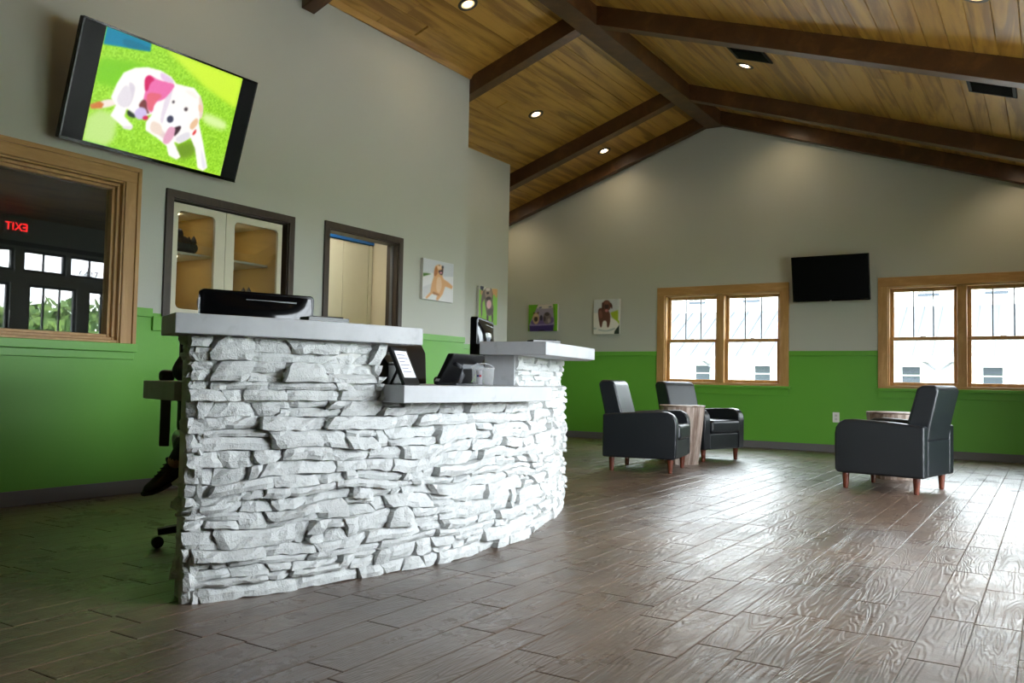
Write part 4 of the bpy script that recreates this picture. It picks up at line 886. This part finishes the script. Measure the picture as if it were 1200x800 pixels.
# easel sign
b0 = Vector((-2.221, 2.672, ZW)); wv = Vector((-.055, .167, 0)); uv = Vector((-.065, -.021, .153)); nn = wv.cross(uv).normalized()
if nn.x < 0: nn = -nn
S = tag(empty('counter_sign', b0), 'slanted black easel frame holding a white notice on the low counter', 'sign holder')
def slab(a0, a1, c0, c1, d0, d1):
    m = MB(); vv = []
    for d in (d0, d1):
        for a, c_ in ((a0, c0), (a1, c0), (a1, c1), (a0, c1)): vv.append(wv*a+uv*c_+nn*d+Vector((0, 0, .004)))
    return m.add(vv, [(0, 1, 2, 3), (4, 5, 6, 7), (0, 1, 5, 4), (1, 2, 6, 5), (2, 3, 7, 6), (3, 0, 4, 7)])
obj('frame', slab(0, 1, 0, 1, -.014, 0), 'black_plastic', S, bevel=.002)
pg = obj('notice', slab(.12, .88, .18, .90, 0, .0012), 'paper', S)
for k in range(6): obj('text_line', slab(.2, (.7, .8, .55, .75, .6, .72)[k], .78-.09*k, .80-.09*k, .0012, .0016), 'ink', pg)
obj('easel_leg', MB().tube([uv*.7+wv*.5, uv*.7+wv*.5+Vector((-.05, -.015, -.105))], .006, 6), 'black_plastic', S)
R_ = tag(empty('receipt_printer', (-2.46, 2.84, ZW), math.radians(-12)), 'black receipt printer tucked behind the easel sign', 'printer')
obj('body', MB().prism([(-.075, 0), (.075, 0), (.075, .085), (.03, .13), (-.075, .135)], -.06, .06, 'y'), 'black_plastic', R_, bevel=.008); obj('paper_cover', MB().box(-.06, .02, -.045, .045, .128, .142), 'gloss_black', R_, bevel=.006); obj('feed_slot', MB().box(.04, .072, -.05, .05, .092, .098), 'grey_plastic', R_)
# clear jar with handle
J = tag(empty('clear_tub', (-2.215, 3.222, ZW)), 'clear plastic tub with wire handle on the low counter', 'tub')
obj('tub', MB().lathe([(.046, .002), (.048, .0), (.052, .075), (.056, .078), (.056, .084), (.050, .084), (.046, .006), (.0, .005)], 32, cap=False), 'jar_white_sheen', J, smooth=True)
obj('handle', MB().tube([(-.05*math.cos(t_)*.0+ .054*math.cos(t_)*.55, .054*math.cos(t_)*.83, .08+.024*math.sin(t_)) for t_ in np.linspace(0, PI, 15)], .0026, 6), 'jar_white_sheen', J)
def patch(a0, a1, z0, z1, material, nm, rad=.0515):
    vv = []; ff = []
    for i in range(5):
        a = a0+(a1-a0)*i/4
        for z in (z0, z1): vv.append(((rad+z*.05)*math.cos(a), (rad+z*.05)*math.sin(a), z))
    for i in range(4): ff.append((2*i, 2*i+2, 2*i+3, 2*i+1))
    me = bpy.data.meshes.new(nm); me.from_pydata(vv, [], ff); obj(nm, me, material, J)
af = math.atan2(-3.337, 2.293)-.35
patch(af-.28, af+.28, .008, .072, 'paper', 'paper_label', .0492); patch(af-.2, af-.02, .042, .05, 'blue_plastic', 'blue_mark', .0505); patch(af+.02, af+.2, .042, .05, 'red_plastic', 'red_mark', .0505)
def pen_tray(loc, rz, label):
    o = tag(empty('pen_tray', loc, rz), label, 'tray', 'pen trays on the counter tops')
    fr = MB(); fr.box(-.09, .09, -.035, .035, 0, .004); fr.plate('y', -.035, .004, -.09, .09, 0, .022); fr.plate('y', .031, .004, -.09, .09, 0, .022); fr.plate('x', -.09, .004, -.035, .035, 0, .022); fr.plate('x', .086, .004, -.035, .035, 0, .022); obj('tray', fr, 'black_plastic', o)
    for k, ma in enumerate(('black_plastic', 'red_plastic', 'black_plastic', 'orange_plastic')): obj('pen', MB().tube([(-.075+.01*k, -.022+.014*k, .021), (.07, -.020+.013*k, .024)], .0045, 8), ma, o)
pen_tray((*pol(3.25, -15.1), ZT), math.radians(75), 'black pen tray on the raised top beside the monitor'); pen_tray((-2.46, 4.19, ZT), math.radians(60), 'black pen tray on the right raised end top')

# ------------------------------------------------------------------ office chairs and the seated person
def office_chair():
    r = empty('office_chair')
    for k in range(5):
        a = 2*PI*k/5+math.radians(276-72*3); p = Vector((math.cos(a), math.sin(a), 0))
        l = obj('base_leg', MB().tube([p*.03+Vector((0, 0, .105)), p*.30+Vector((0, 0, .075))], [.028, .018], 8), 'black_plastic', r)
        obj('caster', MB().lathe([(.010, -.022), (.026, -.02), (.028, -.012), (.028, .012), (.026, .02), (.010, .022)], 16), 'black_plastic', l).matrix_local = Matrix.Translation(p*.30+Vector((0, 0, .0285))) @ Matrix.Rotation(a, 4, 'Z') @ Matrix.Rotation(PI/2, 4, 'X')
    obj('gas_lift', MB().lathe([(.028, .10), (.028, .25), (.018, .25), (.018, .40)], 16), 'black_plastic', r); obj('tilt_box', MB().box(-.09, .09, -.07, .07, .39, .44), 'black_plastic', r, bevel=.01)
    obj('lever', MB().tube([(.0, -.07, .42), (-.02, -.20, .41), (-.06, -.27, .395)], [.006, .006, .014], 8), 'black_plastic', r)
    obj('seat', MB().box(-.25, .25, -.25, .25, .44, .53), 'office_leather', r, bevel=.035, seg=4)
    obj('backrest', MB().prism([(-.20, .50), (-.28, .54), (-.345, 1.0), (-.325, 1.05), (-.27, 1.04), (-.235, .98)], -.23, .23, 'y'), 'office_leather', r, bevel=.03, seg=4)
    for s in (-1, 1):
        a_ = obj('arm_bracket', MB().prism([(-.17, .46), (-.05, .46), (.0, .56), (.045, .775), (-.17, .775), (-.145, .60)], s*.262, s*.308, 'y'), 'grey_plastic', r, bevel=.006)
        obj('arm_pad', MB().box(-.20, .08, s*.285-.035, s*.285+.035, .765, .822), 'office_leather', a_, bevel=.022, seg=4)
    return r
oc = office_chair(); oc2 = copy_tree(oc)
for o, p, lb in ((oc, (-3.34, 2.71, 0), 'black office chair behind the left end of the stone counter'), (oc2, (-3.36, 4.32, 0), 'black leather office chair behind the low counter')): o.location = p; tag(o, lb, 'office chair', 'office chairs behind the desk')
oc.rotation_euler = (0, 0, math.radians(-35))
PS = tag(empty('person', (-3.34, 2.71, 0), math.radians(-35)), 'seated person behind the counter, only one dark shoe showing', 'person')
J_ = {'pelvis': ((0, 0, .60), (.13, .15)), 'waist': ((.03, 0, .72), (.10, .13)), 'chest': ((.12, 0, .86), (.11, .15)), 'neckb': ((.19, 0, .955), .06), 'neck': ((.225, 0, .99), .05), 'head': ((.25, 0, 1.05), (.085, .075)), 'crown': ((.262, 0, 1.10), (.07, .065)),
      'hipL': ((.04, .09, .585), .085), 'kneeL': ((.40, .12, .575), .058), 'calfL': ((.41, .12, .36), .05), 'ankleL': ((.38, .13, .13), .035),
      'hipR': ((.04, -.09, .585), .085), 'kneeR': ((.46, -.12, .60), .056), 'calfR': ((.33, -.19, .50), .048), 'ankleR': ((.20, -.25, .395), .032),
      'shL': ((.13, .17, .90), .06), 'elL': ((.22, .24, .80), .042), 'wrL': ((.36, .12, .815), .028), 'shR': ((.13, -.17, .90), .06), 'elR': ((.22, -.24, .80), .042), 'wrR': ((.36, -.12, .815), .028)}
E_ = [('pelvis', 'waist'), ('waist', 'chest'), ('chest', 'neckb'), ('neckb', 'neck'), ('neck', 'head'), ('head', 'crown'), ('pelvis', 'hipL'), ('hipL', 'kneeL'), ('kneeL', 'calfL'), ('calfL', 'ankleL'), ('pelvis', 'hipR'), ('hipR', 'kneeR'), ('kneeR', 'calfR'), ('calfR', 'ankleR'),
      ('chest', 'shL'), ('shL', 'elL'), ('elL', 'wrL'), ('chest', 'shR'), ('shR', 'elR'), ('elR', 'wrR')]
for sd, sg in (('L', 1), ('R', -1)):
    J_['palm'+sd] = ((.41, sg*.095, .803), (.024, .014)); E_.append(('wr'+sd, 'palm'+sd))
    for k, (dx, dy, ln) in enumerate(((.045, .022, .026), (.055, .008, .030), (.052, -.006, .028), (.046, -.02, .024), (.012, -.036, .024))):
        a, b_ = 'f%d%s' % (k, sd), 'g%d%s' % (k, sd); J_[a] = ((.41+dx, sg*(.095+dy), .80), .0088); J_[b_] = ((.41+dx+ln, sg*(.095+dy*1.2), .788), .0075); E_ += [('palm'+sd, a), (a, b_)]
body = skin('body', J_, E_, 'pelvis', 'skin', PS)
me = body.data
for ma in ('shirt', 'trousers'): me.materials.append(MATS[ma])
for p in me.polygons:
    x, y, z = p.center
    if z > .70 and x < .30 and z < .965: p.material_index = 1
    elif z <= .70 and not (z < .43 and y < -.21) and z > .14: p.material_index = 2
hm = MB().lathe([(.0, .105), (.05, .10), (.078, .07), (.088, .03), (.085, -.02), (.07, -.06)], 20, (.235, 0, 1.055), cap=False); obj('hair', hm, 'hair', PS, smooth=True)
for s in (-1, 1): obj('eye', MB().lathe([(.001, -.009), (.008, -.004), (.009, 0), (.008, .004), (.001, .009)], 10, (.333, s*.03, 1.062)), 'white_plastic', PS)
obj('nose', MB().tube([(.335, 0, 1.062), (.352, 0, 1.035), (.335, 0, 1.028)], [.006, .011, .006], 8), 'skin', PS); obj('mouth', MB().box(.325, .334, -.02, .02, 1.008, 1.014), 'red_plastic', PS)
def shoe(ax, toe, upv):
    ax, toe, upv = Vector(ax), Vector(toe), Vector(upv).normalized(); f = (toe-ax); L = f.length; f.normalize(); sd = f.cross(upv).normalized(); u = sd.cross(f).normalized()
    s_ = empty('shoe'); s_.parent = PS
    def W(pts): return [ax+(f*a+sd*b_+u*c_)*.86 for a, b_, c_ in pts]
    def loft(secs):
        m = MB(); n = 12; vv = []
        for a, hw, lo, hi in secs:
            for i in range(n): t_ = 2*PI*i/n; vv.append((a, hw*math.cos(t_), (lo+hi)/2+(hi-lo)/2*math.sin(t_)))
        ff = [(k*n+i, k*n+(i+1) % n, (k+1)*n+(i+1) % n, (k+1)*n+i) for k in range(len(secs)-1) for i in range(n)]+[tuple(range(n))[::-1], tuple((len(secs)-1)*n+i for i in range(n))]
        return m.add(W(vv), ff)
    obj('upper', loft([(-.065, .02, -.055, .0), (-.05, .034, -.06, .035), (.0, .038, -.06, .04), (.05, .041, -.06, .015), (.11, .044, -.06, -.012), (.16, .038, -.06, -.026), (.19, .018, -.058, -.038)]), 'shoe_mesh', s_, smooth=True)
    obj('sole', loft([(-.075, .02, -.085, -.052), (-.05, .038, -.088, -.05), (.05, .042, -.084, -.05), (.12, .048, -.082, -.048), (.17, .042, -.078, -.046), (.205, .018, -.068, -.046)]), 'shoe_sole', s_, smooth=True)
    obj('midsole', loft([(-.055, .0405, -.066, -.055), (.05, .0435, -.066, -.054), (.12, .0492, -.064, -.053)]), 'shoe_midsole', s_, smooth=True)
    for k in range(4): obj('lace', MB().tube(W([(.03+.022*k, -.02, .028-.011*k), (.035+.022*k, 0, .033-.0115*k), (.03+.022*k, .02, .028-.011*k)]), .003, 6), 'shoe_sole', s_)
shoe((.205, -.252, .385), (.34, -.393, .322), (.2, -.2, 1)); shoe((.38, .13, .10), (.58, .13, .10), (0, 0, 1))

# ------------------------------------------------------------------ glazed cabinet with two cats, cupboards, back-room lamp
XF = -5.235
K = tag(empty('display_cabinet', (-5.70, 4.28, 0)), 'cream cabinet with two glass doors behind the pass-through window', 'cabinet')
def kb(x0, x1, y0, y1, z0, z1): return MB().box(x0+5.70, x1+5.70, y0-4.28, y1-4.28, z0, z1)
obj('back_panel', kb(-5.80, -5.78, 3.69, 4.70, 1.225, 2.02), 'cabinet_inside', K)
for y, ma in ((3.69, 'cabinet_inside'), (4.675, 'cabinet_inside')): obj('side_panel', kb(-5.78, XF, y, y+.02, 1.225, 2.02), ma, K)
obj('centre_panel', kb(-5.78, XF, 4.13, 4.15, 1.225, 2.02), 'cabinet_inside', K)
obj('top_panel', kb(-5.78, XF, 3.69, 4.695, 2.0, 2.022), 'cabinet_cream', K); obj('bottom_panel', kb(-5.78, XF, 3.69, 4.695, 1.218, 1.24), 'cabinet_cream', K)
obj('cabinet_base', kb(-5.78, LX-.125, 3.69, 4.695, 0, 1.217), 'cabinet_cream', K)
for y0, y1 in ((3.71, 4.13), (4.15, 4.675)):
    for z in (1.682, ): obj('shelf', kb(-5.77, XF-.12, y0, y1, z, z+.018), 'cabinet_cream', K, bevel=.003)
def glazed_door(y0, y1, gy0, gy1, z0, z1, gz0, gz1):
    rad = .035; n = 6; inner = []
    for cy_, cz, a0 in ((gy1-rad, gz1-rad, 0), (gy0+rad, gz1-rad, PI/2), (gy0+rad, gz0+rad, PI), (gy1-rad, gz0+rad, 1.5*PI)): inner += [(cy_+rad*math.cos(a0+PI/2*i/n), cz+rad*math.sin(a0+PI/2*i/n)) for i in range(n+1)]
    outer = []
    for q, (yy, zz) in enumerate(inner):
        k = q // (n+1); i = q % (n+1); cor = ((y1, z1), (y0, z1), (y0, z0), (y1, z0))[k]
        outer.append((cor[0], zz) if (i == 0) == (k in (0, 2)) and i in (0, n) else ((yy, cor[1]) if i in (0, n) else cor))
    m = MB(); N = len(inner); vv = []
    for x in (XF, XF+.022):
        vv += [(x+5.70, a-4.28, b_) for a, b_ in outer]; vv += [(x+5.70, a-4.28, b_) for a, b_ in inner]
    for i in range(N):
        j = (i+1) % N
        m.f += [(i, j, N+j, N+i), (2*N+i, 3*N+i, 3*N+j, 2*N+j), (N+i, N+j, 3*N+j, 3*N+i), (i, 2*N+i, 2*N+j, j)]
    m.v = vv
    d = obj('cabinet_door', m, 'cabinet_cream', K); obj('pane', kb(XF+.008, XF+.012, gy0-.004, gy1+.004, gz0-.004, gz1+.004), 'interior_glass', d)
    obj('door_knob', MB().lathe([(.006, 0), (.006, .014), (.014, .016), (.014, .024), (.004, .027)], 12), 'chrome', d).matrix_local = Matrix.Translation((XF+.022+5.70, (y1-.04 if y0 < 4 else y0+.04)-4.28, 1.33)) @ Matrix.Rotation(PI/2, 4, 'Y')
glazed_door(3.692, 4.139, 3.73, 4.045, 1.222, 2.02, 1.27, 1.968); glazed_door(4.143, 4.69, 4.222, 4.648, 1.222, 2.02, 1.27, 1.968)
mat('cabinet_fill_glow', (1, .9, .7, 1), .5, emit=((1, .88, .66, 1), 45))
for yy in (3.90, 4.40):
    for zz in (1.992, 1.674): obj('added_fill_puck', MB().lathe([(.030, .007), (.030, .002), (.024, 0)], 16, (-5.50+5.70, yy-4.28, zz)), 'cabinet_fill_glow', K)  # added glowing discs, put in to brighten the cabinet inside
def cat(loc, s, material, label, low):
    o = tag(empty('cat', loc), label, 'cat', 'cats in the cabinet'); o.scale = (s, s, s)
    J = {'rump': ((0, -.17, .10), (.085, .09)), 'back': ((0, -.06, .115), (.09, .10)), 'shoulder': ((0, .06, .09), (.075, .08)), 'neck': ((0, .12, .075 if low else .13), .055), 'head': ((0, .175, .055 if low else .15), (.05, .052)), 'muzzle': ((0, .215, .04 if low else .14), .028),
         'tail1': ((.06, -.24, .05), .022), 'tail2': ((.11, -.15, .025), .018), 'tail3': ((.12, -.02, .02), .012),
         'pawL': ((.04, .11, .03), .026), 'pawLe': ((.04, .17, .018), .018), 'pawR': ((-.04, .11, .03), .026), 'pawRe': ((-.04, .17, .018), .018)}
    E = [('rump', 'back'), ('back', 'shoulder'), ('shoulder', 'neck'), ('neck', 'head'), ('head', 'muzzle'), ('rump', 'tail1'), ('tail1', 'tail2'), ('tail2', 'tail3'), ('shoulder', 'pawL'), ('pawL', 'pawLe'), ('shoulder', 'pawR'), ('pawR', 'pawRe')]
    skin('body', J, E, 'back', material, o)
    hz = J['head'][0][2]
    for sg in (-1, 1): obj('ear', MB().lathe([(.024, 0), (.016, .03), (.002, .055)], 8, (sg*.028, .165, hz+.035)), material, o)
cat((-5.46, 3.86, 1.70), 1.0, 'cat_fur', 'black cat crouching with head down on the upper cabinet shelf', True)
o = cat((-5.48, 4.38, 1.24), 1.15, 'cat_fur_grey', 'dark grey cat sitting in the lower right of the cabinet', False)
U = tag(empty('tall_cupboard', (-6.5, 6.3, 0)), 'tall cream cupboard with plain doors seen through the doorway', 'cupboard')
def ub(x0, x1, y0, y1, z0, z1): return MB().box(x0+6.5, x1+6.5, y0-6.3, y1-6.3, z0, z1)
obj('carcass', ub(-6.85, -6.325, 5.05, 6.97, 0, 2.26), 'cabinet_cream', U)
for y0, y1 in ((5.06, 5.78), (5.785, 6.515), (6.52, 6.905), (6.915, 6.968)): obj('cupboard_door', ub(-6.325, -6.30, y0, y1, .02, 2.255), 'cabinet_cream', U, bevel=.002, seg=1)
obj('top_board', ub(-6.85, -6.28, 5.05, 6.97, 2.262, 2.56), 'blue_paint', U)
F = tag(empty('ceiling_light', (-5.80, 5.75, 2.70)), 'flat white ceiling light in the back corridor', 'light')
obj('housing', MB().box(-.15, .15, -.45, .45, -.04, 0), 'white_plastic', F, bevel=.004); mat('diffuser', (1, .95, .85, 1), .5, emit=((1, .93, .80, 1), 14)); obj('diffuser', MB().box(-.13, .13, -.43, .43, -.048, -.04), 'diffuser', F)
